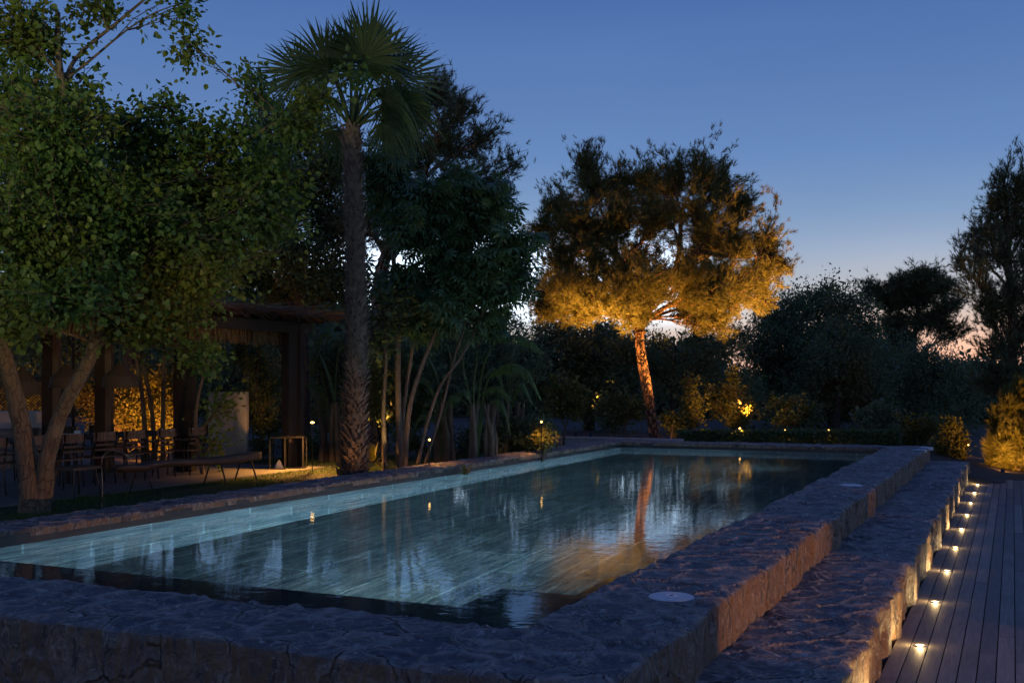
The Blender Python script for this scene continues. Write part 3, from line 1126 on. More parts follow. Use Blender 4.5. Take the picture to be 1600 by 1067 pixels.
cl = CL(D, [(30, 50, 85, 60, -1.5), (100, 150, 60, 45, -1), (160, 10, 45, 14, -1), (300, 10, 9, 34, -0.8), (290, 75, 10, 34, -0.8), (255, 165, 30, 14, -0.8), (55, 230, 100, 90, -1.6),
             (30, 150, 80, 60, 0.5), (200, 200, 90, 45, -0.5), (320, 215, 55, 26, -0.5), (392, 140, 16, 34, -0.5), (375, 200, 36, 26, -0.5), (455, 200, 42, 26, -0.8), (500, 165, 26, 18, -0.8), (552, 120, 22, 13, -0.8), (425, 270, 52, 42, -0.3),
             (300, 300, 100, 70, 0.4), (140, 320, 110, 80, -1.2), (30, 390, 100, 80, -2.0), (210, 420, 90, 55, 0.6), (335, 400, 75, 55, 0.2), (420, 345, 50, 45, 0),
             (80, 470, 95, 45, -2.4), (200, 505, 55, 28, -0.6), (280, 500, 46, 36, -0.4), (325, 560, 22, 28, -0.3), (10, 505, 55, 28, -1.5), (100, 400, 130, 80, 1.6), (260, 350, 130, 90, 1.6), (120, 270, 120, 80, 1.5), (240, 260, 110, 70, -0.6), (190, 330, 110, 70, -1.4), (300, 370, 100, 60, -0.9), (360, 270, 80, 60, 0.2), (110, 430, 120, 50, -1.8), (230, 470, 100, 45, -0.9), (30, 330, 90, 80, -2.2), (380, 320, 70, 50, -0.6), (90, 200, 110, 70, -2.0), (330, 440, 60, 50, -0.7)])
tree('mulberry_tree', 'big leafy tree with a pale forked trunk at the left edge of the lawn', 'tree', stems, cl,
     (M['palebark'], M['mulberry']), [T_leaf], 0.080, 60, 24, spreadl=0.11, upd=-0.25, face=0.9, twist=0.6, limbr=0.22, zlimb=2.7)

# ---- the floodlit pine
D = 36.0
stems = [([G(1024, D, 0.3), P(1016, 640, D), P(1003, 560, D), P(1000, 520, D), P(1015, 480, D), P(1045, 440, D), P(1060, 400, D), P(1065, 330, D)], 0.20, 0.06),
         ([P(1000, 522, D), P(985, 480, D + 0.3), P(930, 440, D + 0.6), P(880, 430, D + 1)], 0.16, 0.05),
         ([P(1040, 445, D), P(990, 430, D - 0.6), P(960, 390, D - 0.8), P(940, 330, D - 1)], 0.14, 0.04),
         ([P(1048, 438, D), P(1085, 395, D - 0.5), P(1130, 400, D - 0.8), P(1180, 400, D - 1)], 0.13, 0.04)]
lst = [(925, 300, 36, 45, 0), (912, 255, 22, 30, 0), (975, 300, 36, 40, 0.5), (1010, 290, 32, 38, 0), (1055, 280, 36, 36, 0.6), (1100, 275, 32, 38, 0),
       (1130, 300, 36, 38, 0.8), (1165, 330, 34, 36, 0), (1200, 385, 34, 34, 0), (1222, 420, 22, 24, 0), (1185, 440, 40, 40, -0.4), (870, 330, 34, 40, 0.5), (850, 360, 28, 34, 0),
       (900, 350, 46, 38, -1.5), (960, 350, 50, 36, -1.8), (1030, 345, 46, 36, -1.9), (1100, 345, 50, 38, -1.6), (1150, 390, 44, 38, -1.2),
       (880, 450, 44, 24, -2.4), (925, 470, 40, 24, -2.8), (970, 470, 40, 28, -3.0), (1010, 440, 44, 26, -3.2), (1120, 470, 44, 30, -2.6), (1080, 430, 40, 24, -3.0), (1150, 450, 40, 26, -2.2), (990, 505, 22, 12, -1.8), (870, 410, 50, 34, -1.3), (930, 405, 40, 28, -2.0), (1130, 440, 48, 40, -1.4), (1085, 455, 40, 20, -1.6), (1150, 480, 44, 28, -0.6), (1110, 505, 34, 20, -0.3),
       (845, 455, 40, 28, 0.3), (848, 492, 34, 16, -0.6), (900, 498, 32, 13, -1.0), (1120, 508, 34, 15, -1.0), (850, 485, 36, 22, 0), (895, 470, 36, 26, -1.2), (960, 480, 42, 30, -1.8), (1010, 470, 44, 34, -2.2), (960, 430, 40, 26, -2.2), (1000, 400, 44, 26, 1.5), (1120, 380, 60, 50, 2.0),
       (930, 380, 60, 50, 2.2), (1020, 330, 70, 40, 2.2), (1050, 430, 40, 24, 1.0), (1190, 470, 26, 18, 0.2)]
tree('lit_pine_tree', 'wide pine tree lit orange from below beyond the far end of the pool', 'tree', stems, CL(D, lst),
     (M['pinebark'], M['pine']), TUFTS, 0.21, 40, 17, spreadl=0.10, upd=0.35, face=0.0, twist=1.0, thick=1.1, side_jit=0.5, limbr=0.35, zlimb=P(0, 505, 36)[2], sprig=0.28)

# ---- pines and other trees behind
def pinelike(label, D, trunk, lst, mat, size, tw, lv, bark='darkbark', r0=0.25, group='dark trees behind the garden', kind='pine_tree', tm=None, cat='tree', dz=1.2, **k):
    return tree(kind, label, cat, [(trunk, r0, r0 * 0.25)], CL(D, lst, dz), (M[bark], M[mat]), tm or TUFTS, size, tw, lv, group=group, **k)


D = 27.5
pinelike('tall dark pine rising behind the fan palm', D, [G(590, D, 0.4), P(594, 600, D), P(592, 460, D), P(610, 380, D), P(650, 300, D), P(690, 200, D)],
         [(690, 150, 40, 32), (720, 180, 32, 30), (650, 170, 50, 30), (700, 230, 50, 36), (760, 225, 40, 24), (800, 265, 30, 28), (780, 300, 40, 26), (720, 300, 60, 40),
          (640, 240, 60, 40), (600, 300, 60, 46), (690, 340, 50, 30), (620, 380, 50, 30), (760, 345, 40, 24), (560, 350, 50, 50), (640, 320, 60, 40)],
         'darkpine', 0.20, 32, 14, 'pinebark', 0.26, sprig=0.2, spreadl=0.12, upd=0.5, face=0, twist=1, thick=1.2)
D = 29.0
pinelike('dense dark tree standing behind the pergola roof', D, [G(470, D, 0.4), P(470, 500, D), P(460, 380, D), P(450, 250, D)],
         [(480, 200, 50, 46), (420, 240, 50, 44), (520, 260, 50, 50), (470, 300, 60, 50), (400, 330, 60, 50), (530, 350, 50, 50), (450, 390, 60, 46), (390, 420, 50, 40), (510, 430, 50, 40), (560, 440, 40, 40), (450, 450, 70, 26), (430, 180, 36, 26)],
         'oak', 0.26, 34, 16, tm=SPRAYS, kind='dark_tree', spreadl=0.22)
pinelike('dark tree behind the left part of the pergola', 28.0, [G(200, 28, 0.4), P(205, 500, 28), P(210, 330, 28)],
         [(60, 420, 80, 60), (160, 380, 80, 70), (260, 400, 80, 60), (340, 440, 60, 50), (240, 300, 80, 60), (120, 300, 90, 60), (20, 300, 80, 70), (320, 330, 60, 50), (60, 510, 90, 40), (180, 480, 80, 40), (280, 480, 60, 30)],
         'oak', 0.30, 30, 14, tm=SPRAYS, kind='dark_tree', spreadl=0.25)
D = 50.0
pinelike('broad dark green tree right of the lit pine', D, [G(1255, D, 0), P(1256, 600, D), P(1250, 520, D)],
         [(1290, 470, 36, 26), (1240, 478, 34, 26), (1200, 500, 34, 26), (1330, 480, 36, 28), (1300, 520, 50, 36), (1240, 530, 50, 36), (1190, 540, 40, 34), (1350, 520, 40, 36), (1210, 580, 50, 40), (1280, 580, 50, 40), (1335, 570, 44, 40)],
         'farleaf', 0.34, 36, 16, tm=SPRAYS, kind='broad_tree', spreadl=0.28, r0=0.35)
D = 58.0
pinelike('round topped umbrella pine against the glowing sky', D, [G(1432, D, -1), P(1430, 620, D), P(1428, 540, D), P(1436, 470, D)],
         [(1440, 432, 34, 17), (1400, 445, 28, 18), (1475, 448, 28, 18), (1385, 470, 24, 20), (1430, 465, 38, 18), (1490, 475, 22, 14), (1455, 500, 40, 15), (1395, 505, 30, 14), (1410, 530, 28, 9), (1490, 515, 24, 10), (1360, 455, 18, 14)],
         'darkpine', 0.30, 46, 14, spreadl=0.22, r0=0.3, upd=0.6, face=0, kind='umbrella_pine')
D = 46.0
pinelike('rounded green tree in front of the umbrella pine', D, [G(1300, D, 0), P(1310, 620, D), P(1312, 560, D)],
         [(1310, 530, 36, 36), (1280, 560, 36, 36), (1340, 565, 36, 40), (1310, 590, 50, 40), (1360, 610, 40, 40), (1270, 620, 50, 34), (1320, 640, 60, 30), (1230, 640, 50, 24)],
         'farleaf', 0.30, 30, 16, tm=SPRAYS, kind='broad_tree', spreadl=0.25)
pinelike('grey green willow like tree under the glowing sky', 48, [G(1450, 48, -0.5), P(1455, 640, 48), P(1450, 590, 48)],
         [(1440, 560, 34, 30), (1480, 580, 34, 30), (1420, 600, 36, 36), (1465, 620, 44, 36), (1500, 640, 36, 30), (1440, 650, 44, 28), (1390, 640, 36, 26), (1510, 600, 26, 30)],
         'silver', 0.28, 30, 16, tm=SPRAYS, kind='broad_tree', spreadl=0.24)
D = 33.0
pinelike('tall pine with upswept branches at the right edge', D, [G(1585, D, -0.6), P(1584, 620, D), P(1580, 480, D), P(1572, 300, D)],
         [(1568, 285, 18, 26), (1592, 300, 22, 34), (1555, 320, 24, 30), (1590, 360, 34, 36), (1540, 360, 26, 28), (1515, 390, 26, 24), (1500, 410, 18, 16), (1560, 400, 40, 34), (1610, 410, 40, 40), (1530, 440, 34, 26),
          (1580, 460, 44, 36), (1640, 460, 40, 50), (1545, 490, 36, 26), (1600, 520, 50, 34), (1560, 545, 40, 26), (1640, 560, 50, 50), (1590, 590, 50, 30), (1620, 320, 36, 50), (1550, 600, 36, 24)],
         'darkpine', 0.20, 30, 14, 'pinebark', 0.20, sprig=0.38, spreadl=0.12, upd=0.9, face=0, slope=1.0, side_jit=0.4)
pinelike('dark leafless limbed pine behind the lit pine', 44, [G(1080, 44, 0), P(1084, 600, 44), P(1086, 540, 44), P(1085, 500, 44)],
         [(1060, 480, 20, 12), (1110, 490, 24, 14), (1090, 530, 30, 10), (1040, 540, 22, 9), (1130, 540, 30, 14), (1160, 520, 20, 10)],
         'darkpine', 0.22, 22, 8, spreadl=0.2, upd=0.4, face=0, kind='bare_pine')
pinelike('dark bushy tree between the lit pine and the banana leaves', 42, [G(920, 42, 0), P(922, 620, 42), P(925, 560, 42)],
         [(880, 522, 40, 20), (940, 524, 36, 18), (900, 540, 44, 30), (940, 545, 44, 26), (850, 540, 40, 36), (920, 580, 40, 36), (870, 600, 50, 40), (940, 620, 40, 40), (830, 590, 40, 40), (1160, 610, 40, 24)],
         'farleaf', 0.34, 26, 16, tm=SPRAYS, kind='dark_tree', spreadl=0.3)

pinelike('sparse young trees under the boughs of the lit pine', 40, [G(1050, 40, 0.2), P(1052, 600, 40), P(1056, 540, 40)],
         [(1000, 560, 24, 40), (1040, 590, 26, 30), (1075, 560, 20, 34), (1110, 570, 26, 36), (960, 545, 26, 30), (1030, 535, 24, 16), (1150, 540, 24, 20)],
         'farleaf', 0.30, 15, 9, tm=SPRAYS, kind='sparse_tree', spreadl=0.3, r0=0.12)
pinelike('sparse tree behind the slanting cane stems', 29, [G(690, 29, 0.4), P(700, 600, 29), P(710, 520, 29)],
         [(650, 560, 26, 30), (700, 540, 30, 30), (740, 570, 26, 34), (780, 545, 28, 34), (690, 600, 34, 22), (760, 610, 36, 22), (640, 610, 26, 24), (720, 500, 30, 20), (790, 500, 26, 24), (830, 560, 26, 30), (600, 560, 24, 34)],
         'farleaf', 0.22, 26, 10, tm=SPRAYS, kind='sparse_tree', spreadl=0.22, r0=0.10)
pinelike('leafy screen tree behind the kitchen counter', 33, [G(300, 33, 0.4), P(300, 600, 33), P(305, 520, 33)],
         [(120, 560, 60, 40), (220, 570, 60, 40), (330, 560, 60, 44), (430, 570, 50, 40), (520, 560, 44, 44), (40, 560, 60, 40), (-60, 540, 70, 60), (260, 620, 80, 30), (400, 630, 80, 30), (520, 630, 50, 30)],
         'farleaf', 0.26, 26, 12, tm=SPRAYS, kind='dark_tree', spreadl=0.25, r0=0.2)

# far wood that closes the view
m = MB()
n = 24000
u = RNG.uniform(0, 1, n)
px = -700 + 3100 * u
top = 575 + 22 * np.sin(px / 57.0) + 16 * np.sin(px / 23.0 + 1)
top = np.where(px < 680, 470 + 20 * np.sin(px / 40), top)
top = np.where((px > 640) & (px < 820), 540 + 12 * np.sin(px / 30), top)
top = np.where((px > 1000) & (px < 1120), 556 + 8 * np.sin(px / 20), top)
yy = top + (690 - top) * RNG.random(n) ** 1.25
dd = RNG.uniform(66, 84, n)
xr = (px - CX) / FPX * dd
pos = np.stack([xr * CA - dd * SA, xr * SA + dd * CA, EYE + (HY - yy) / FPX * dd], 1)
B = frames(RNG.normal(size=(n, 3)), 0.3, 1)
S = RNG.uniform(1.0, 1.9, n)
wh = RNG.integers(0, 4, n)
for w in range(4):
    m.scatter(FINE[w], pos[wh == w], B[wh == w], S[wh == w])
tag(m.build('distant_wood', M['farleaf']), 'dark distant wood that closes the view behind every garden tree', 'wood', kind='stuff')

# ---- shrubs
def shrub(label, px, D, z0, lst, mat='shrub', size=0.10, tw=26, lv=14, tm=None, name='shrub', group='shrubs beyond the pool', **k):
    b = G(px, D, z0)
    kw = dict(slope=1.2, spreadl=0.07, thick=0.5, face=0.6, foliage='foliage', wood='stem', minz=z0 + 0.02)
    kw.update(k)
    return tree(name, label, 'shrub', [([b, b + [0.02, 0, 0.3], b + [0.05, 0.03, 0.55]], 0.045, 0.02)], CL(D, lst, 0.3), (M['bark'], M[mat]), tm or [T_leaf], size, tw, lv, group=group, **kw)


shrub('tall upright shrub just right of the lit pine trunk', 1082, 32, 0.4, [(1078, 600, 12, 22), (1085, 630, 22, 20), (1075, 655, 24, 16)], tw=34)
shrub('pointed yellow lit shrub left of the hedge lamp', 1146, 34, 0.4, [(1145, 585, 9, 16), (1145, 612, 22, 18), (1130, 635, 26, 20), (1163, 640, 22, 20), (1110, 615, 12, 22)], tw=40)
shrub('brightest golden shrub right above the hedge lamp', 1156, 32, 0.4, [(1155, 643, 18, 14), (1152, 660, 20, 9)], tw=40, size=0.09)
shrub('dark shrub behind the middle of the clipped hedge', 1225, 34, 0.3, [(1204, 625, 10, 18), (1230, 630, 24, 18), (1265, 640, 26, 24), (1235, 655, 40, 14)], 'oak', tw=34)
shrub('feathery green shrub at the right end of the hedge', 1365, 33, 0.2, [(1350, 650, 18, 16), (1372, 640, 16, 14), (1390, 650, 18, 18), (1370, 668, 40, 14)], 'silver', tw=34, upd=0.4)
shrub('low green shrub between the hedge and the lit feathery bush', 1430, 31, 0.1, [(1425, 660, 22, 16), (1450, 670, 20, 18), (1430, 690, 36, 16)], 'shrub', tw=34, upd=0.3)
shrub('golden feathery bush by the corner of the pool wall', 1490, 29.5, -0.05, [(1485, 668, 13, 16), (1497, 690, 16, 16), (1478, 700, 22, 18), (1500, 712, 10, 12)], 'shrub', tw=44, upd=0.5, size=0.10)
shrub('dark round clipped bush left of the lit pine trunk', 975, 33, 0.4, [(965, 625, 22, 22), (990, 640, 20, 26), (965, 655, 26, 18), (940, 640, 16, 20)], 'oak', tw=34)
shrub('small golden bush at the foot of the lit pine', 1048, 31.5, 0.4, [(1045, 655, 12, 14), (1056, 668, 14, 10)], 'shrub', tw=34, upd=0.6, size=0.09)
shrub('small tree like shrub with a thin stem by the low wall', 880, 30, 0.4, [(870, 605, 20, 20), (895, 610, 22, 22), (905, 630, 18, 20), (870, 635, 22, 18)], 'shrub', tw=34, slope=0.8)
shrub('dark shrub around the path lamp near the banana plant', 830, 24, 0.45, [(800, 665, 24, 22), (835, 665, 20, 22), (855, 675, 16, 22), (820, 690, 40, 14)], 'oak', tw=36, size=0.08)
shrub('sparse speckled shrub lit by the path lamp', 848, 23, 0.45, [(846, 675, 11, 13), (850, 688, 15, 10)], 'shrub', tw=34, size=0.07)
shrub('dark undergrowth bush at the foot of the cane stems', 700, 24, 0.45, [(640, 690, 24, 20), (690, 695, 24, 18), (740, 690, 26, 22), (780, 690, 22, 24)], 'oak', tw=34, size=0.09)
shrub('orange lit climbing shrub behind the dining table', 235, 24, 0.5, [(200, 600, 34, 34), (250, 600, 30, 34), (225, 650, 50, 30), (262, 640, 22, 34), (195, 640, 26, 30), (250, 690, 40, 22), (150, 630, 26, 44), (120, 610, 20, 40)], 'shrub', tw=80, lv=20, size=0.065, group='shrubs under the pergola')
shrub('dim orange shrub behind the lattice screen', 30, 25, 0.5, [(20, 600, 30, 30), (60, 610, 26, 30), (-10, 620, 24, 30)], 'shrub', tw=44, size=0.10, group='shrubs under the pergola')
shrub('dark ivy like shrub right of the pale wall', 405, 24, 0.5, [(400, 560, 26, 30), (420, 600, 26, 34), (400, 650, 22, 36), (430, 660, 22, 34), (405, 700, 20, 20), (380, 545, 30, 26)], 'oak', tw=60, size=0.07, group='shrubs under the pergola')
shrub('dark bush between the corner post and the palm', 520, 25, 0.5, [(500, 560, 26, 40), (540, 560, 26, 50), (515, 640, 34, 40), (545, 680, 26, 30), (490, 700, 26, 20)], 'oak', tw=50, size=0.09)
shrub('speckled pinkish shrub right of the palm trunk', 585, 23.5, 0.5, [(583, 600, 12, 22), (588, 635, 12, 18), (580, 580, 10, 14)], 'shrub', tw=50, size=0.06)
shrub('tall dark shrub wall behind the cane stems', 660, 27, 0.5, [(610, 560, 36, 40), (655, 600, 30, 40), (640, 650, 40, 30), (600, 620, 30, 50)], 'oak', tw=50, size=0.13)

# lit conifer by the far end of the deck
D = 28.5
t = tree('conifer_bush', 'dense golden lit conifer at the far right end of the deck', 'tree',
         [([G(1590, D, -0.5), P(1592, 680, D), P(1595, 620, D)], 0.09, 0.03)],
         CL(D, [(1558, 655, 7, 26), (1575, 635, 8, 30), (1592, 620, 9, 34), (1612, 610, 10, 36), (1550, 700, 8, 26), (1566, 690, 9, 30), (1584, 690, 10, 32), (1602, 680, 10, 36), (1622, 660, 12, 44), (1560, 728, 16, 12), (1590, 728, 22, 12), (1640, 700, 24, 40)], 0.5),
         (M['bark'], M['shrub']), [tuft(16, 0.6, 0.04, 31), tuft(16, 0.6, 0.04, 32)], 0.17, 60, 18, slope=1.0, spreadl=0.05, upd=0.75, face=0, side_jit=0.35, foliage='foliage', wood='stem', minz=-0.45)

# clipped hedge with a flat top
m = MB()
hx0, hx1 = G(1060, 30.0, 0), G(1398, 30.6, 0)
n = 15000
f = RNG.random(n)[:, None]
c = hx0 + (hx1 - hx0) * f
off = RNG.uniform(-0.45, 0.45, n)
hz = RNG.uniform(0.40, 0.89, n)
face_ = RNG.random(n)
hz = np.where(face_ < 0.35, 0.88 + RNG.normal(0, 0.012, n), hz)
off = np.where((face_ > 0.35) & (face_ < 0.8), -0.45 + RNG.normal(0, 0.03, n), off)
c = c + np.array([-SA, CA, 0]) * off[:, None]
c[:, 2] = hz
m.scatter(T_leaf, c, frames(RNG.normal(size=(n, 3)) + [0, 0, 0.3], 0.5, 1), RNG.uniform(0.05, 0.09, n))
hedge = thing('clipped_hedge', 'long low hedge clipped flat beyond the far edge of the pool', 'hedge', (hx0 + hx1) / 2)
m.build('foliage', M['oak'], hedge)
for q in range(14):
    m = MB()
    p = hx0 + (hx1 - hx0) * (q + 0.5) / 14
    m.tube([p + [0, 0, 0.3], p + [0.02, 0, 0.5], p + [0.05, 0.05, 0.8]], [0.03, 0.02, 0.01], 6)
    m.build('stem', M['darkbark'], hedge)

# grass like tuft and spiky plants
def spiky(label, p, n, L, w, mat, name='spiky_plant', group=None, el=(0.2, 1.3)):
    t = thing(name, label, 'plant', p, group)
    m = MB()
    for q in range(n):
        a = random.uniform(0, 2 * math.pi)
        e = random.uniform(*el)
        l = L * random.uniform(0.7, 1.1)
        d = np.array([math.cos(a) * math.cos(e), math.sin(a) * math.cos(e), math.sin(e)])
        s = np.array([-math.sin(a), math.cos(a), 0])
        pts = [p + d * l * f + np.array([0, 0, -0.25 * l * f * f]) for f in (0.05, 0.4, 0.75, 1)]
        ws = [w * 0.7, w, w * 0.6, 0.002]
        V = []
        for pt, ww in zip(pts, ws):
            V += [pt - s * ww, pt + s * ww]
        m.add(V, [[0, 1, 3, 2], [2, 3, 5, 4], [4, 5, 7, 6]])
    m.build('leaves', mat, t)
    m = MB()
    m.tube([p, p + [0, 0, 0.1]], [0.05, 0.03], 8)
    m.build('stem', M['bark'], t)
    return t


spiky('spiky yucca lit yellow right behind the palm trunk', G(584, 20.8, 0.72), 60, 0.55, 0.022, M['shrub'], el=(-0.1, 1.4))
spiky('feathery fern like tuft by the foot of the cane stems', G(728, 19.5, 0.55), 40, 0.35, 0.01, M['shrub'], 'fern')
spiky('small tuft of yellow lit grass leaves at the lawn edge', G(248, 13.6, 0.52), 16, 0.13, 0.007, M['grass'], 'grass_tuft', el=(0.5, 1.4))

# ---- fan palm
D = 18.6
base = G(553, D, 0.5)
palm = thing('fan_palm', 'tall fan palm with a shaggy trunk behind the pool edge', 'palm tree', base)
top = P(549, 205, D)
path = smoothpath([base, P(556, 640, D), P(557, 500, D), P(554, 350, D), top], 10)
rads = np.interp(np.linspace(0, 1, len(path)), [0, 0.05, 0.2, 0.5, 0.85, 1], [0.28, 0.235, 0.18, 0.165, 0.13, 0.125])
m = MB()
m.tube(path, rads, 24, 0, True, 0.06)
m.build('trunk', M['palmtrunk'], palm, True)
m = MB()
T_boot = (np.array([[-0.30, 0, 0], [0.30, 0, 0], [0.22, 0.6, 0.05], [-0.22, 0.6, 0.05], [0.10, 1.1, 0.20], [-0.08, 1.2, 0.24], [0, 0.5, 0.12]]), [np.array([[0, 1, 2, 3], [3, 2, 4, 5]]), np.array([[0, 6, 1]])])
ps, ds, ss, ups = [], [], [], []
n = 1500
for q in range(n):
    f = (q + 0.5) / n
    z = path[0, 2] + (path[-1, 2] - path[0, 2]) * f
    a = q * 2.399963 + random.uniform(-0.1, 0.1)
    c = np.array([np.interp(z, path[:, 2], path[:, k]) for k in (0, 1)] + [z])
    r = np.interp(z, path[:, 2], rads)
    o = np.array([math.cos(a), math.sin(a), 0])
    lean = 0.75 if f < 0.3 else (0.42 if f < 0.85 else 0.5)
    ps.append(c + o * r * 0.96)
    ds.append(np.array([0, 0, 1.0]) + o * lean * random.uniform(0.4, 1.3) + RNG.normal(0, 0.13 if f < 0.35 else 0.06, 3))
    ss.append((0.125 if f < 0.3 else 0.12) * random.uniform(0.7, 1.3) * (1.15 if f > 0.9 else 1))
    ups.append(o)
ps, ds, ups = np.array(ps), nrm(np.array(ds)), np.array(ups)
s_ = nrm(np.cross(ds, ups))
B = np.stack([s_, ds, np.cross(s_, ds)], 1)
sc = np.array(ss)
m.scatter(T_boot, ps, B, sc)
m.build('leaf_bases', M['boot'], palm)


def fan_leaf(az, elp, pet, elf, R, seed, face=0.75, dropf=0.12):
    r = np.random.default_rng(seed)
    o = top + np.array([0, 0, 0.02])
    h = np.array([math.cos(az), math.sin(az), 0])
    d0 = h * math.cos(elp) + np.array([0, 0, math.sin(elp)])
    ax = nrm(h * math.cos(elf) + np.array([0, 0, math.sin(elf)]))
    c = o + d0 * pet
    m = MB()
    m.tube(bez(o, o + d0 * pet * 0.45 + [0, 0, 0.10], c - ax * pet * 0.25, c, 9), np.linspace(0.032, 0.013, 9), 6)
    ob = m.build('frond', M['palm'], palm)
    view = np.array([-SA, CA, 0])
    s = nrm(np.cross(ax, view + r.normal(0, 0.55, 3)) * face + nrm(np.cross(ax, [0.01, 0, 1.0])) * (1 - face))
    s = nrm(s - ax * (s @ ax))
    nn = nrm(np.cross(s, ax))
    ns = 48
    rr = np.array([0.02, 0.25, 0.50, 0.74, 0.90, 1.0])
    m2 = MB()
    for q in range(ns):
        a = (q / (ns - 1) * 2 - 1) * rad(132)
        dd = ax * math.cos(a) + s * math.sin(a)
        sd = -ax * math.sin(a) + s * math.cos(a)
        L = R * (0.70 + 0.30 * math.cos(a * 0.75)) * r.uniform(0.90, 1.05)
        half = rad(264) / ns * 0.50
        jit = r.normal(0, 0.06)
        V = []
        for f in rr:
            p = c + dd * L * f + sd * L * jit * f * f + np.array([0, 0, -dropf]) * L * f ** 3 + nn * (0.16 * L * f * (1 - f) * (1 + 0.4 * (q % 2)))
            wv = min(L * f * half * 1.1, L * 0.5 * half * 1.1) * (1 if f < 0.55 else max(0.04, (1 - f) / 0.45))
            V += [p - sd * wv - nn * 0.010 * (q % 2), p + sd * wv + nn * 0.010 * (q % 2)]
        m2.add(V, [[2 * k, 2 * k + 1, 2 * k + 3, 2 * k + 2] for k in range(5)])
    me = m2.build('blade', M['palm'], palm)
    me.parent = ob


azr = math.atan2(SA, CA)
for q, (az, elp, pet, elf, R, fc, dr) in enumerate([
        (180, 50, 1.30, 10, 0.88, 0.85, 0.1), (140, 68, 1.25, 62, 0.95, 0.8, 0.05), (100, 76, 1.35, 84, 0.95, 0.8, 0.0), (30, 74, 1.40, 70, 1.0, 0.85, 0.0), (8, 64, 1.30, 44, 0.95, 0.85, 0.1), (0, 48, 1.20, 6, 0.98, 0.85, 0.12),
        (-8, 24, 0.90, -18, 0.85, 0.7, 0.45), (-35, 30, 0.85, -25, 0.85, 0.5, 0.5), (-70, 50, 1.0, 5, 0.85, 0.3, 0.2), (-120, 55, 1.05, 12, 0.85, 0.3, 0.2),
        (150, 45, 0.95, 0, 0.8, 0.5, 0.25), (70, 50, 1.0, 10, 0.85, 0.3, 0.2), (35, 36, 0.9, -5, 0.85, 0.5, 0.3), (-150, 66, 1.15, 45, 0.9, 0.7, 0.1), (-50, 70, 1.2, 55, 0.95, 0.6, 0.1),
        (-20, 8, 0.6, -40, 0.7, 0.6, 0.5), (120, 12, 0.6, -35, 0.7, 0.5, 0.5)]):
    fan_leaf(azr + rad(az), rad(elp), pet, rad(elf), R, q + 5, fc, dr)

# ---- cane stemmed umbrella tree
D = 21.0
stems = [([G(625, D, 0.5), P(622, 600, D), P(622, 480, D), P(615, 380, D), P(640, 330, D)], 0.062, 0.035),
         ([G(632, D - 0.4, 0.5), P(640, 640, D - 0.4), P(660, 570, D - 0.3), P(690, 500, D - 0.3), P(720, 430, D)], 0.050, 0.028),
         ([G(632, D + 0.4, 0.5), P(630, 650, D + 0.4), P(648, 520, D + 0.4), P(655, 440, D + 0.4)], 0.042, 0.028),
         ([G(650, D - 0.2, 0.5), P(668, 660, D - 0.2), P(690, 600, D - 0.2), P(722, 555, D - 0.2), P(760, 480, D)], 0.036, 0.02),
         ([G(660, D, 0.5), P(690, 640, D), P(710, 560, D), P(730, 500, D)], 0.03, 0.02)]
cl = CL(D, [(610, 300, 50, 40), (670, 310, 50, 30), (720, 350, 50, 34), (770, 320, 40, 28), (805, 375, 34, 26), (765, 400, 50, 34), (700, 400, 44, 30), (815, 420, 26, 20), (650, 360, 50, 30),
            (740, 450, 44, 24), (790, 450, 40, 24), (720, 300, 44, 22), (600, 250, 34, 26), (765, 500, 26, 20), (630, 440, 44, 34), (670, 470, 40, 30), (698, 438, 40, 26), (650, 500, 34, 26), (700, 480, 34, 24)], 0.8)
tree('umbrella_tree', 'dark umbrella leaved tree on several slanting bare cane stems', 'tree', stems, cl, (M['cane'], M['umbrella']), FANS, 0.21, 18, 9,
     spreadl=0.15, upd=0.3, face=2.2, twist=0.35, side_jit=0.8, limbr=0.35)


# ---- banana like plants with big leaves
def blade(m, path, t0, width, torn, droop, mi=0, seed=0):
    r = np.random.default_rng(seed)
    sp = smoothpath(path, 9)
    n = len(sp)
    m.tube(sp, np.linspace(0.022, 0.006, n), 6, mi)
    tg = nrm(np.gradient(sp, axis=0))
    s = nrm(np.cross(tg, [0, 0, 1.0]))
    i0 = int(t0 * n)
    K = 34
    tt = np.linspace(i0, n - 1.001, K + 1)
    for sgn in (-1, 1):
        for q in range(K):
            g = 0.12 if torn else 0.0
            ta, tb = tt[q], tt[q + 1] - (tt[1] - tt[0]) * g * r.random() * 2
            V = []
            dr = droop * r.uniform(0.6, 1.4) if torn else droop
            for tq in (ta, tb):
                k = int(tq)
                f = tq - k
                p = sp[k] * (1 - f) + sp[min(k + 1, n - 1)] * f
                u = (tq - i0) / (n - 1 - i0)
                w = width * (math.sin(math.pi * min(1, u * 0.92 + 0.08)) ** 0.55) * (r.uniform(0.9, 1.0) if torn else 1)
                ss = s[k] * sgn
                V += [p, p + ss * w * 0.5 + [0, 0, -dr * w * 0.25 + 0.02], p + ss * w * 0.85 + tg[k] * w * 0.12 + np.array([0, 0, -dr * w])]
            m.add(V, [[0, 1, 4, 3], [1, 2, 5, 4]])


def big_leaf_plant(label, base, leaves, name='banana_plant', group='big leaved plants behind the pool', torn=True):
    t = thing(name, label, 'plant', base, group)
    for q, (path, t0, w, dr) in enumerate(leaves):
        m = MB()
        blade(m, path, t0, w, torn, dr, seed=q + 3)
        m.build('leaf', M['banana'], t)
    m = MB()
    for q in range(9):
        b = base + np.array([random.uniform(-0.35, 0.35), random.uniform(-0.3, 0.3), 0])
        m.tube([b, b + [random.uniform(-0.05, 0.05), 0, 0.6], b + [random.uniform(-0.15, 0.15), 0, 1.3]], [0.06, 0.05, 0.03], 8)
    m.build('stems', M['bark'], t)
    return t


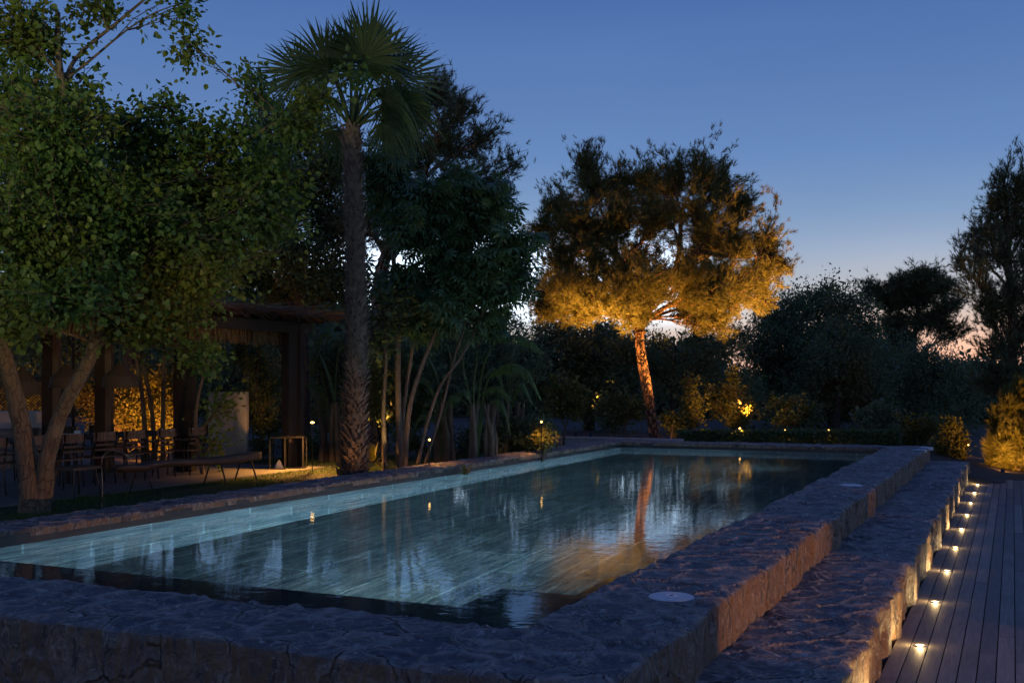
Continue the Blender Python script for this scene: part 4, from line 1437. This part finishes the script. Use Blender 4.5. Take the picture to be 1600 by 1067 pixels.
D = 22.0
b = G(745, D, 0.5)
big_leaf_plant('banana like plant with torn leaves arching to the right', b, [
    ([b, P(752, 640, D), P(765, 590, D), P(795, 568, D), P(825, 580, D), P(846, 625, D)], 0.42, 0.24, 0.9),
    ([b, P(750, 600, D), P(770, 540, D), P(795, 525, D), P(825, 530, D), P(850, 552, D)], 0.5, 0.22, 0.7),
    ([b, P(740, 620, D), P(745, 560, D), P(752, 500, D), P(768, 455, D)], 0.45, 0.22, 0.4),
    ([b, P(742, 640, D), P(760, 610, D), P(780, 605, D), P(800, 625, D)], 0.45, 0.16, 0.8),
    ([b, P(755, 650, D), P(775, 625, D), P(790, 640, D), P(798, 680, D)], 0.45, 0.22, 0.8),
    ([b, P(735, 630, D), P(725, 580, D), P(720, 540, D), P(700, 510, D)], 0.45, 0.2, 0.6),
    ([b, P(738, 650, D), P(715, 620, D), P(700, 625, D), P(690, 660, D)], 0.45, 0.18, 0.7)])
D = 23.0
b = G(690, D, 0.5)
big_leaf_plant('broad leaved plant low behind the slanting cane stems', b, [
    ([b, P(690, 660, D), P(676, 610, D), P(660, 590, D), P(645, 610, D)], 0.35, 0.20, 0.6),
    ([b, P(692, 650, D), P(700, 600, D), P(705, 565, D), P(700, 540, D)], 0.35, 0.20, 0.3),
    ([b, P(694, 660, D), P(712, 620, D), P(728, 610, D), P(740, 640, D)], 0.35, 0.20, 0.7),
    ([b, P(686, 670, D), P(670, 650, D), P(656, 650, D), P(645, 675, D)], 0.35, 0.18, 0.7),
    ([b, P(691, 640, D), P(684, 590, D), P(672, 560, D), P(660, 545, D)], 0.4, 0.18, 0.4)], torn=False)
D = 24.0
b = G(795, D, 0.5)
big_leaf_plant('torn leaved plant right of the arching banana leaves', b, [
    ([b, P(795, 650, D), P(785, 600, D), P(772, 575, D), P(755, 590, D)], 0.35, 0.22, 0.7),
    ([b, P(797, 650, D), P(806, 610, D), P(818, 600, D), P(832, 630, D)], 0.35, 0.22, 0.8),
    ([b, P(795, 640, D), P(797, 590, D), P(802, 550, D), P(812, 530, D)], 0.4, 0.22, 0.4),
    ([b, P(793, 660, D), P(778, 635, D), P(764, 640, D), P(756, 668, D)], 0.35, 0.20, 0.8)])
D = 23.5
b = G(522, D, 0.5)
big_leaf_plant('broad leaved plant between the corner post and the palm', b, [
    ([b, P(512, 640, D), P(500, 560, D), P(500, 518, D), P(515, 510, D), P(530, 535, D)], 0.45, 0.22, 0.8),
    ([b, P(524, 600, D), P(530, 545, D), P(545, 520, D), P(560, 540, D)], 0.5, 0.26, 0.8),
    ([b, P(524, 640, D), P(523, 620, D), P(512, 580, D), P(498, 548, D)], 0.3, 0.22, 0.25),
    ([b, P(520, 650, D), P(506, 618, D), P(490, 600, D), P(476, 600, D)], 0.4, 0.16, 0.6),
    ([b, P(528, 650, D), P(540, 620, D), P(552, 610, D), P(570, 640, D)], 0.4, 0.2, 0.6)], torn=False)
D = 20.6
# slender pale trunk lit at its foot
tree('slender_tree', 'slender pale trunk lit yellow right of the palm', 'tree', [([G(601, D, 0.5), P(600, 680, D), P(599, 640, D), P(603, 560, D), P(598, 480, D)], 0.055, 0.02)],
     CL(D, [(600, 500, 26, 22), (585, 540, 20, 18), (620, 470, 26, 24)], 0.3), (M['palebark'], M['oak']), [T_leaf], 0.12, 24, 14)
for lab, a, bb, c in (('thin trunk rising left behind the last dining chairs', (232, 690), (222, 620), (212, 545)), ('thin curved trunk in front of the orange lit shrub', (243, 690), (236, 630), (222, 560)), ('thin straight trunk right of the pair by the lit shrub', (254, 690), (255, 630), (256, 560))):
    D = 21.6
    tree('thin_tree', lab, 'tree', [([G(a[0], D, 0.5), P(bb[0], bb[1], D), P(c[0], c[1], D), P(c[0], c[1] - 60, D)], 0.05, 0.025)],
         CL(D, [(c[0], c[1] - 40, 26, 20), (c[0] - 10, c[1] - 70, 26, 20)], 0.3), (M['bark'], M['mulberry']), [T_leaf], 0.10, 18, 12, group='thin trunks behind the dining table')
tree('thin_tree', 'thin leaning trunk right of the dining chairs by the pale wall', 'tree', [([G(318, 20, 0.5), P(306, 670, 20), P(310, 620, 20), P(322, 570, 20)], 0.05, 0.02)],
     CL(20, [(322, 560, 26, 20), (345, 640, 16, 24), (330, 690, 16, 16)], 0.3), (M['bark'], M['mulberry']), [T_leaf], 0.10, 20, 12, group='thin trunks behind the dining table')
# ================================================================== PERGOLA
FX = -13.0
per = thing('pergola', 'dark timber pergola with a shaggy reed roof over the dining place', 'pergola', (-15, 13, ZT))
zr = 3.42
for (x, y) in ((FX, 17.9), (FX, 5.4), (FX - 4.2, 5.4)):
    m = MB()
    if y == 17.9 and x == FX:
        m.box((x - 0.16, y - 0.24, ZT), (x + 0.02, y + 0.02, zr))
        m.box((x + 0.022, y + 0.03, ZT), (x + 0.10, y + 0.16, zr))
    else:
        m.box((x - 0.1, y - 0.1, ZT), (x + 0.1, y + 0.1, zr))
    m.build('post', M['beam'], per)
m = MB()
m.box((FX - 0.1, 5.2, 3.22), (FX + 0.06, 18.4, zr))
m.build('beam', M['beam'], per)
m = MB()
m.box((FX - 4.3, 5.2, 3.22), (FX - 4.12, 18.4, zr))
m.build('beam', M['beam'], per)
for q in range(17):
    y = 5.6 + q * 0.79
    m = MB()
    m.box((FX - 4.6, y - 0.05, zr + 0.003), (FX + 0.42, y + 0.05, zr + 0.13))
    m.build('rafter', M['beam'], per)
# reed mat on top with loose ends, plus a hanging reed fringe under the front beam
m = MB()
n = 5200
y = RNG.uniform(5.3, 19.0, n)
x = FX - 4.6 + RNG.random(n) * 5.0
L = RNG.uniform(0.4, 1.1, n)
d = np.stack([np.ones(n), RNG.normal(0, 0.12, n), RNG.normal(-0.03, 0.05, n)], 1)
T_reed = (np.array([[-0.012, 0, 0], [0.012, 0, 0], [0.009, 1, 0], [-0.009, 1, 0]]), [np.array([[0, 1, 2, 3]])])


def reeds(m, pos, d, L, w):
    B = frames(d, 1.0, 0.6)
    T = (T_reed[0] * np.array([w / 0.012, 1, 1]), T_reed[1])
    V = pos[:, None] + (T[0][None] * np.stack([np.ones(len(L)), L, np.ones(len(L))], 1)[:, None]) @ B
    off = (np.arange(len(L)) * 4)[:, None, None]
    m.addmany(V, [(T[1][0][None] + off).reshape(-1, 4)])


reeds(m, np.stack([x, y, zr + 0.15 + RNG.uniform(0, 0.07, n)], 1), d, L, 0.010)
n = 2200                                                      # ragged front edge, drooping
y = RNG.uniform(5.3, 19.0, n)
reeds(m, np.stack([np.full(n, FX + 0.25) + RNG.normal(0, 0.05, n), y, zr + 0.16 + RNG.uniform(-0.02, 0.05, n)], 1),
      np.stack([np.ones(n), RNG.normal(0, 0.35, n), RNG.normal(-0.35, 0.3, n)], 1), RNG.uniform(0.12, 0.36, n), 0.008)
m.box((FX - 4.6, 5.3, zr + 0.132), (FX + 0.38, 19.0, zr + 0.15))
m.build('reed_roof', M['reed'], per)
m = MB()
n = 2600
y = RNG.uniform(5.3, 17.8, n)
reeds(m, np.stack([np.full(n, FX - 0.28) + RNG.normal(0, 0.03, n), y, np.full(n, 3.36)], 1),
      np.stack([RNG.normal(0, 0.05, n), RNG.normal(0, 0.06, n), -np.ones(n)], 1), RNG.uniform(0.28, 0.42, n), 0.009)
m.build('reed_fringe', M['reed'], per)

# dark panels and screens between the posts
m = MB()
p = P(289, 650, 20.6)
m.box((-0.17, -0.17, 0), (0.17, 0.17, 2.66), at=(p[0], p[1], ZT), rz=YAW)
tag(m.build('dark_pillar', M['beam']), 'wide dark pillar left of the pale wall under the pergola', 'pillar')
for lab, px_, w_, D_ in (('narrow dark pillar beside the orange lit shrub', 158, 0.09, 20.4), ('slim dark pillar right of the white counter', 76, 0.09, 20.0)):
    m = MB()
    p = P(px_, 650, D_)
    m.box((-w_, -w_, 0), (w_, w_, 2.66), at=(p[0], p[1], ZT), rz=YAW)
    m.box((w_ + 0.004, -w_ + 0.02, 0), (w_ + 0.12, w_ - 0.02, 2.66), 1, at=(p[0], p[1], ZT), rz=YAW)
    tag(m.build('dark_pillar', [M['beam'], M['chairw']]), lab, 'pillar', 'slim pillars under the pergola')
m = MB()
p = P(358, 660, 23.5)
m.box((-0.42, -0.1, 0), (0.40, 0.1, 1.50), at=(p[0], p[1], ZT - 0.02), rz=YAW)
tag(m.build('garden_wall', M['plaster']), 'short pale plaster wall behind the log bench', 'wall')
m = MB()
p = P(20, 660, 21.2)
cnt = thing('kitchen_counter', 'pale masonry kitchen counter behind the leafy tree trunk', 'counter', (p[0], p[1], ZT))
m.box((-1.3, -0.35, 0), (0.70, 0.35, 0.80), at=(p[0], p[1], ZT), rz=YAW)
m.build('counter_body', M['paving'], cnt)
m = MB()
m.box((-1.32, -0.37, 0.803), (0.72, 0.37, 1.12), at=(p[0], p[1], ZT), rz=YAW)
m.build('counter_front', M['plaster'], cnt)
lat = thing('lattice_screen', 'dark diagonal lattice screen above the kitchen counter', 'lattice screen', P(42, 700, 22.3))
m = MB()
c0 = P(42, 618, 22.3)
rt = np.array([CA, SA, 0])
W, H = 0.95, 0.46
for sg in (-1, 1):
    for q in np.arange(-W - H, W + H, 0.065):
        pts = []
        for s in (-H, H):
            xx = q + sg * s
            if xx < -W:
                s2 = sg * (-W - q)
                xx, s = -W, s2
            if xx > W:
                s2 = sg * (W - q)
                xx, s = W, s2
            pts.append(c0 + rt * xx + np.array([-SA, CA, 0]) * 0.01 * sg + [0, 0, s])
        if abs(pts[0][2] - pts[1][2]) > 0.05:
            m.tube(pts, 0.006, 4)
m.build('lattice', M['metal'], lat)
for s in (-1, 1):
    m = MB()
    m.tube([c0 + rt * W * s + [0, 0, -1.2], c0 + rt * W * s + [0, 0, 1.3]], 0.03, 6)
    m.build('upright', M['beam'], lat)

# pendant lamps of woven wicker
def pendant(px, py, D, w, h, label):
    p = P(px, py, D)
    t = thing('pendant_lamp', label, 'pendant lamp', (p[0], p[1], p[2]), 'woven pendant lamps over the dining table')
    m = MB()
    pr = [(w, -h * 0.5), (w * 1.02, -h * 0.45), (w * 0.97, 0.0), (w * 0.85, h * 0.15), (w * 0.45, h * 0.45), (w * 0.2, h * 0.72), (w * 0.10, h * 0.8)]
    m.lathe(pr, p, 28)
    m.lathe([(a_ - 0.012, b_) for a_, b_ in pr], p, 28)
    m.lathe([(w * 1.02, -h * 0.5), (w * 1.04, -h * 0.47), (w * 1.02, -h * 0.44)], p, 28)
    m.build('shade', M['wicker'], t, True)
    m = MB()
    m.tube([p + [0, 0, h * 0.78], [p[0], p[1], zr - 0.005]], 0.006, 5)
    m.build('cord', M['metal'], t)
    return t


pendant(188, 590, 18.8, 0.30, 0.34, 'woven pendant lamp in front of the orange lit shrub')
pendant(104, 592, 18.0, 0.27, 0.30, 'woven pendant lamp half behind the leaning right trunk')
pendant(36, 600, 17.2, 0.25, 0.34, 'woven pendant lamp beside the left trunk')

# ------------------------------------------------------------------ dining furniture
tb = thing('dining_table', 'long dark dining table lined with wooden chairs', 'table', (-14.75, 13.4, ZT))
m = MB()
m.box((-15.3, 10.6, ZT + 0.71), (-14.2, 16.3, ZT + 0.75))
m.build('tabletop', M['beam'], tb)
for (x, y) in ((-15.15, 10.9), (-14.35, 10.9), (-15.15, 16.0), (-14.35, 16.0), (-15.15, 13.4), (-14.35, 13.4)):
    m = MB()
    m.box((x - 0.035, y - 0.035, ZT), (x + 0.035, y + 0.035, ZT + 0.708))
    m.build('leg', M['metal'], tb)


def chair():
    """faces -X, back to the pool; origin at the middle of the seat on the floor"""
    t = thing('dining_chair', 'x', 'chair', (0, 0, 0), 'wooden chairs round the dining table')
    for sx in (-1, 1):
        for sy in (-1, 1):
            m = MB()
            x, y = 0.21 * sx, 0.22 * sy
            if sx > 0:
                m.tube([[x + 0.05, y, 0], [x, y, 0.44], [x + 0.08, y, 0.86]], 0.014, 8)
            else:
                m.tube([[x - 0.03, y, 0], [x, y, 0.44], [x, y, 0.63]], 0.013, 8)
            m.build('leg', M['metal'], t, True)
    m = MB()
    for q in range(6):
        m.box((-0.23 + q * 0.077, -0.235, 0.44), (-0.16 + q * 0.077, 0.235, 0.462))
    m.build('seat', M['chairw'], t)
    m = MB()
    for q in range(9):
        f = q / 8 * 2 - 1
        b = 0.03 * (1 - f * f)
        y0 = f * 0.225
        m.box((0.255 + b, y0 - 0.0275, 0.72), (0.275 + b, y0 + 0.0275, 0.865))
    for zc in (0.56, 0.64):
        m.box((0.235, -0.22, zc), (0.252, 0.22, zc + 0.035))
    m.build('backrest', M['chairw'], t)
    for s in (-1, 1):
        m = MB()
        m.tube([[-0.21, 0.225 * s, 0.635], [0.0, 0.235 * s, 0.65], [0.235, 0.225 * s, 0.64]], [0.014, 0.017, 0.013], 8)
        m.build('armrest', M['chairw'], t, True)
    return t


ch = chair()
near = [(12.0, 'chair with its back to the pool, between the two tree stems'), (12.72, 'chair right of the tree trunk, first on the pool side of the table'),
        (13.43, 'chair behind the thin arched lamp, back to the pool'), (14.15, 'chair behind the left end of the log bench, back to the pool'),
        (14.86, 'chair in front of the orange lit shrub, last but one on the pool side'), (15.6, 'last chair on the pool side, beside the dark pillar'),
        (11.25, 'chair at the left photo edge, behind the forked trunk')]
for q, (y, lab) in enumerate(near):
    c = ch if q == 0 else copy_tree(ch)
    c.location = (-13.78 + random.uniform(-0.05, 0.05), y, ZT)
    c.rotation_euler = (0, 0, rad(random.uniform(-6, 6)))
    c['label'] = lab
far = ['first', 'second', 'third', 'fourth', 'fifth', 'sixth']
for q, y in enumerate((11.3, 12.2, 13.1, 14.0, 14.9, 15.7)):
    c = copy_tree(ch)
    c.location = (-15.72, y, ZT)
    c.rotation_euler = (0, 0, rad(180 + random.uniform(-5, 5)))
    c['label'] = 'chair on the far side of the dining table, %s from the left' % far[q]
t = thing('table_candle', 'white candle in a cup on the dining table', 'candle', P(121, 668, 19.0))
p = P(121, 668, 18.7)
p[2] = ZT + 0.751
m = MB()
m.lathe([(0.0, 0.002), (0.05, 0.002), (0.052, 0.10), (0.045, 0.10), (0.044, 0.09), (0.0, 0.09)], p, 18)
t.location = p
m.build('cup', M['white'], t, True)
m = MB()
m.lathe([(0.0, 0.092), (0.042, 0.091)], p, 14)
m.tube([p + [0, 0, 0.09], p + [0.002, 0, 0.11]], 0.003, 5)
m.build('wax', M['lid'], t)
p = P(105, 668, 18.4)
p[2] = ZT + 0.751
t = thing('serving_bowl', 'low white bowl on the dining table beside the candle cup', 'bowl', p)
m = MB()
m.lathe([(0.0, 0.004), (0.05, 0.003), (0.09, 0.03), (0.11, 0.06), (0.104, 0.06), (0.085, 0.034), (0.045, 0.012), (0.0, 0.01)], p, 24)
m.build('bowl_body', M['white'], t, True)

# ------------------------------------------------------------------ log bench
lb = thing('log_bench', 'long rustic log bench on thin black legs at the terrace edge', 'bench', (-12.15, 13.9, ZT))
m = MB()
n = 40
ys = np.linspace(12.25, 15.65, n)
sides = 14
V = []
for q, y in enumerate(ys):
    f = q / (n - 1)
    zc = ZT + 0.40 + 0.02 * math.sin(f * 7) - 0.035 * math.exp(-((f - 0.13) / 0.06) ** 2)
    hw = 0.17 + 0.02 * math.sin(f * 9 + 1)
    hz = 0.085 * (0.75 + 0.35 * f)
    e = min(1, (0.3 + min(f, 1 - f) * 40))
    hw *= 0.85
    for s in range(sides):
        a = 2 * math.pi * s / sides
        r = 1 + 0.10 * math.sin(3 * a + f * 5) + random.uniform(-0.03, 0.03)
        sq = max(abs(math.cos(a)), abs(math.sin(a))) ** -0.5
        V.append([-12.12 + hw * math.cos(a) * r * sq * e + 0.04 * math.sin(f * 4), y, zc + min(hz * math.sin(a) * r * sq * e, hz * 0.55 + 0.006 * math.sin(f * 40 + s))])
i = np.arange(n - 1)[:, None] * sides
j = np.arange(sides)[None]
k = (j + 1) % sides
m.add(V, np.stack([i + j, i + k, i + sides + k, i + sides + j], -1).reshape(-1, 4)[:, ::-1])
m.l += [np.arange(sides), np.arange(sides)[::-1] + (n - 1) * sides]
m.c += [np.array([sides])] * 2
m.m += [np.array([0])] * 2
m.build('seat', M['logw'], lb, True)
for y in (12.75, 14.45, 15.25):
    for s in (-1, 1):
        m = MB()
        m.tube([[-12.12 + 0.20 * s, y + 0.05 * s, ZT - 0.03], [-12.12 + 0.10 * s, y, ZT + 0.35]], 0.014, 8)
        m.build('leg', M['metal'], lb)
st = thing('wooden_stool', 'low wooden stool with black legs at the left end of the log bench', 'stool', (-12.5, 11.85, ZT))
m = MB()
m.box((-12.75, 11.6, ZT + 0.40), (-12.3, 11.87, ZT + 0.44))
m.box((-12.75, 11.875, ZT + 0.40), (-12.3, 12.12, ZT + 0.442))
m.build('seat', M['logw'], st)
for sx in (-1, 1):
    for sy in (-1, 1):
        m = MB()
        m.tube([[-12.52 + 0.22 * sx, 11.86 + 0.26 * sy, ZT - 0.02], [-12.52 + 0.17 * sx, 11.86 + 0.20 * sy, ZT + 0.398]], 0.013, 8)
        m.build('leg', M['metal'], st)

# arched thin pole lamp in the lawn
b = G(160, 13.9, 0.5)
b = np.array([b[0], b[1], 0.5])
al = thing('arched_lamp', 'thin unlit arched pole lamp in the lawn by the leafy tree', 'lamp', b)
D_ = 13.9
m = MB()
m.tube(smoothpath([b, P(160, 760, D_), P(159, 720, D_), P(165, 708, D_), P(178, 703, D_), P(192, 708, D_), P(199, 712, D_)], 6), 0.007, 8)
m.build('pole', M['paleiron'], al, True)
m = MB()
m.tube([P(196, 710.5, D_), P(204, 716, D_)], [0.014, 0.024], 10)
m.build('head', M['paleiron'], al, True)

# glass floor lanterns
def lantern(px, D, w, h, label, dz=0.0, cone=True):
    p = G(px, D, ZT + dz)
    t = thing('floor_lantern', label, 'lantern', p, 'floor lanterns by the corner post')
    m = MB()
    r = 0.012
    for sx in (-1, 1):
        for sy in (-1, 1):
            m.box((sx * w - r, sy * w - r, 0), (sx * w + r, sy * w + r, h), at=p, rz=YAW)
    for z in (0.0, h):
        for s in (-1, 1):
            m.box((-w + r + 0.001, s * w - r, z), (w - r - 0.001, s * w + r, z + 2 * r), at=p, rz=YAW)
            m.box((s * w - r, -w + r + 0.001, z), (s * w + r, w - r - 0.001, z + 2 * r), at=p, rz=YAW)
    m.build('frame', M['metal'], t)
    m = MB()
    for s in (-1, 1):
        m.box((-w + r, s * w - 0.002, 0.026), (w - r, s * w + 0.002, h - 0.002), at=p, rz=YAW)
        m.box((s * w - 0.002, -w + r, 0.026), (s * w + 0.002, w - r, h - 0.002), at=p, rz=YAW)
    m.build('pane', M['glass'], t)
    if not cone:
        return t
    m = MB()
    m.lathe([(w * 0.62, 0.003), (w * 0.6, 0.02), (w * 0.35, h * 0.18), (w * 0.05, h * 0.30), (0.0, h * 0.3)], p, 12)
    m.build('candle', M['lid'], t)
    return t


lantern(436, 21.2, 0.145, 0.60, 'left glass floor lantern, holding a pale cone')
lantern(463, 21.4, 0.165, 0.60, 'empty right glass floor lantern, nearer the glowing path lamp', cone=False)

# low wall behind the far corner of the pool
m = MB()
a_, b_ = G(872, 29.5, 0), G(1068, 29.5, 0)
c_ = (a_ + b_) / 2
W = np.linalg.norm(b_ - a_) / 2
lw = thing('low_wall', 'low pale rendered wall behind the far corner of the pool', 'wall', (c_[0], c_[1], 0.4))
m.box((-W, -0.1, 0.3), (W, 0.1, 0.70), at=(c_[0], c_[1], 0), rz=YAW * 0)
m.build('wall_body', M['plaster'], lw)
m = MB()
m.box((-W - 0.02, -0.13, 0.703), (W + 0.02, 0.13, 0.745), at=(c_[0], c_[1], 0))
m.build('cap', M['plaster'], lw)

# ================================================================== GARDEN LAMPS
def path_lamp(px, py, D, zb, label, power, r=0.02):
    p = P(px, py, D)
    t = thing('path_lamp', label, 'garden lamp', (p[0], p[1], zb), 'small glowing path lamps in the planting')
    m = MB()
    m.tube([[p[0], p[1], zb], [p[0], p[1], p[2] - 0.03]], 0.008, 8)
    m.build('stake', M['metal'], t)
    m = MB()
    m.lathe([(0.0, 0.045), (0.045, 0.03), (0.05, 0.022), (0.0, 0.026)], p, 16)
    m.build('cap', M['metal'], t, True)
    m = MB()
    m.lathe([(0.0, -0.018), (r * 0.7, -0.014), (r, 0.0), (r * 0.7, 0.014), (0.0, 0.02)], p, 14)
    m.build('bulb', M['bulb'], t, True)
    l = lamp('SPOT', 'path_bulb', (0, 0, 0), (0, 0, -1), power, AMBER, 158, 0.5, 0.012)
    l.parent = t
    l.location = (SA * -0.05, CA * 0.05, p[2] - zb - 0.03)
    return t


path_lamp(488, 660, 20.6, 0.52, 'brightest path lamp, left of the palm trunk', 440, 0.04)
path_lamp(671, 687, 19.8, 0.50, 'path lamp among the slanting cane stems', 20, 0.022)
path_lamp(846, 659, 22.6, 0.45, 'path lamp by the speckled shrub near the banana leaves', 30, 0.022)
path_lamp(1156, 669, 29.9, 0.45, 'path lamp over the left half of the clipped hedge', 90, 0.03)
path_lamp(1227, 672, 30.1, 0.45, 'dim path lamp over the middle of the clipped hedge', 25, 0.02)
path_lamp(1295, 672, 30.2, 0.45, 'path lamp over the right half of the clipped hedge', 80, 0.026)
path_lamp(1513, 695, 31.0, -0.4, 'small path lamp beside the golden conifer', 4, 0.022)


PINE_C = (1.0, 0.40, 0.075)


def uplight(p, target, power, label, angle=70, color=AMBER, blend=0.8):
    p = np.array(p, float)
    t = thing('spike_spotlight', label, 'garden spotlight', p, 'spotlights hidden in the planting')
    d = nrm(np.array(target, float) - p)
    m = MB()
    q0 = p + np.array([0, 0, 0.03])
    m.tube([q0, q0 + d * 0.012, q0 + d * 0.10, q0 + d * 0.20], [0.002, 0.040, 0.050, 0.055], 14, 0, False)
    m.build('housing', M['metal'], t)
    m = MB()
    m.tube([p + [0, 0, -0.1], p + [0, 0, 0.03]], 0.008, 6)
    m.build('spike', M['metal'], t)
    lp = p + d * (0.125 if angle <= 62 else 0.19) + np.array([0, 0, 0.03])
    import mathutils
    l = lamp('SPOT', 'uplight_lamp', tuple(lp), tuple(target), power, color, angle, blend, 0.02)
    l.parent = t
    l.location = tuple(lp - p)
    return t


uplight(G(1016, 34.0, 0.45), P(1010, 560, 36), 90, 'spotlight at the foot of the lit pine, aimed up its trunk', 60)
uplight(G(922, 31.2, 0.6), P(945, 370, 36), 10000, 'spotlight behind the low wall, aimed at the left half of the lit pine', 40, PINE_C)
uplight(G(1330, 34.6, 0.35), P(1130, 380, 36), 13000, 'spotlight behind the hedge shrubs, aimed at the right side of the lit pine', 44, PINE_C)
uplight(G(1075, 35.6, 0.6), P(1060, 360, 36), 3400, 'spotlight just right of the lit pine trunk, aimed straight up', 100, PINE_C)
uplight(G(950, 35.2, 0.6), P(930, 380, 36), 1900, 'spotlight left of the lit pine trunk, aimed straight up', 90, PINE_C)
uplight(G(1000, 30.3, 0.5), P(1000, 310, 35.5), 3600, 'spotlight by the pool corner, aimed at the crown of the lit pine', 42, PINE_C)
uplight(G(900, 33.0, 0.50), P(885, 400, 36), 1500, 'spotlight under the left boughs of the lit pine', 90, PINE_C)
uplight(G(1180, 30.95, 0.8), P(1125, 360, 36), 5500, 'spotlight under the right boughs of the lit pine', 48, PINE_C)
uplight(G(1085, 28.7, 0.92), P(1135, 598, 33.5), 800, 'spotlight at the far pool edge, aimed at the shrubs beside the lit pine', 34)
uplight(G(1050, 30.4, 0.5), P(1052, 640, 32), 20, 'spotlight by the small golden bush', 100)
uplight(G(1213, 32.4, 0.5), P(1210, 600, 34), 60, 'spotlight under the dark shrub behind the hedge', 90)
uplight(G(1508, 28.3, -0.02), P(1490, 680, 29.5), 60, 'spotlight at the foot of the feathery bush', 110)
uplight(G(1565, 27.0, -0.1), P(1585, 660, 28.5), 520, 'spotlight at the foot of the golden conifer', 110, PINE_C)
uplight(G(602, 20.1, 0.52), P(598, 600, 20.7), 60, 'spotlight at the foot of the slender pale trunk', 60, (1.0, 0.66, 0.25))
uplight(G(592, 26.6, 0.5), P(593, 400, 27.5), 420, 'spotlight under the tall dark pine behind the palm', 50)
uplight(G(238, 22.4, 0.6), P(232, 655, 24), 620, 'spotlight under the orange lit climbing shrub', 95, (1.0, 0.36, 0.06))
uplight(G(20, 23.4, 0.6), P(25, 600, 25), 240, 'spotlight behind the kitchen counter', 110)
uplight(G(407, 22.8, 0.6), P(405, 600, 24), 30, 'spotlight under the dark ivy like shrub', 60)
uplight(G(652, 19.6, 0.52), P(640, 560, 21), 22, 'spotlight at the foot of the slanting cane stems', 70)
uplight(G(545, 17.9, 0.52), P(553, 640, 18.6), 5, 'spotlight at the foot of the fan palm', 80)
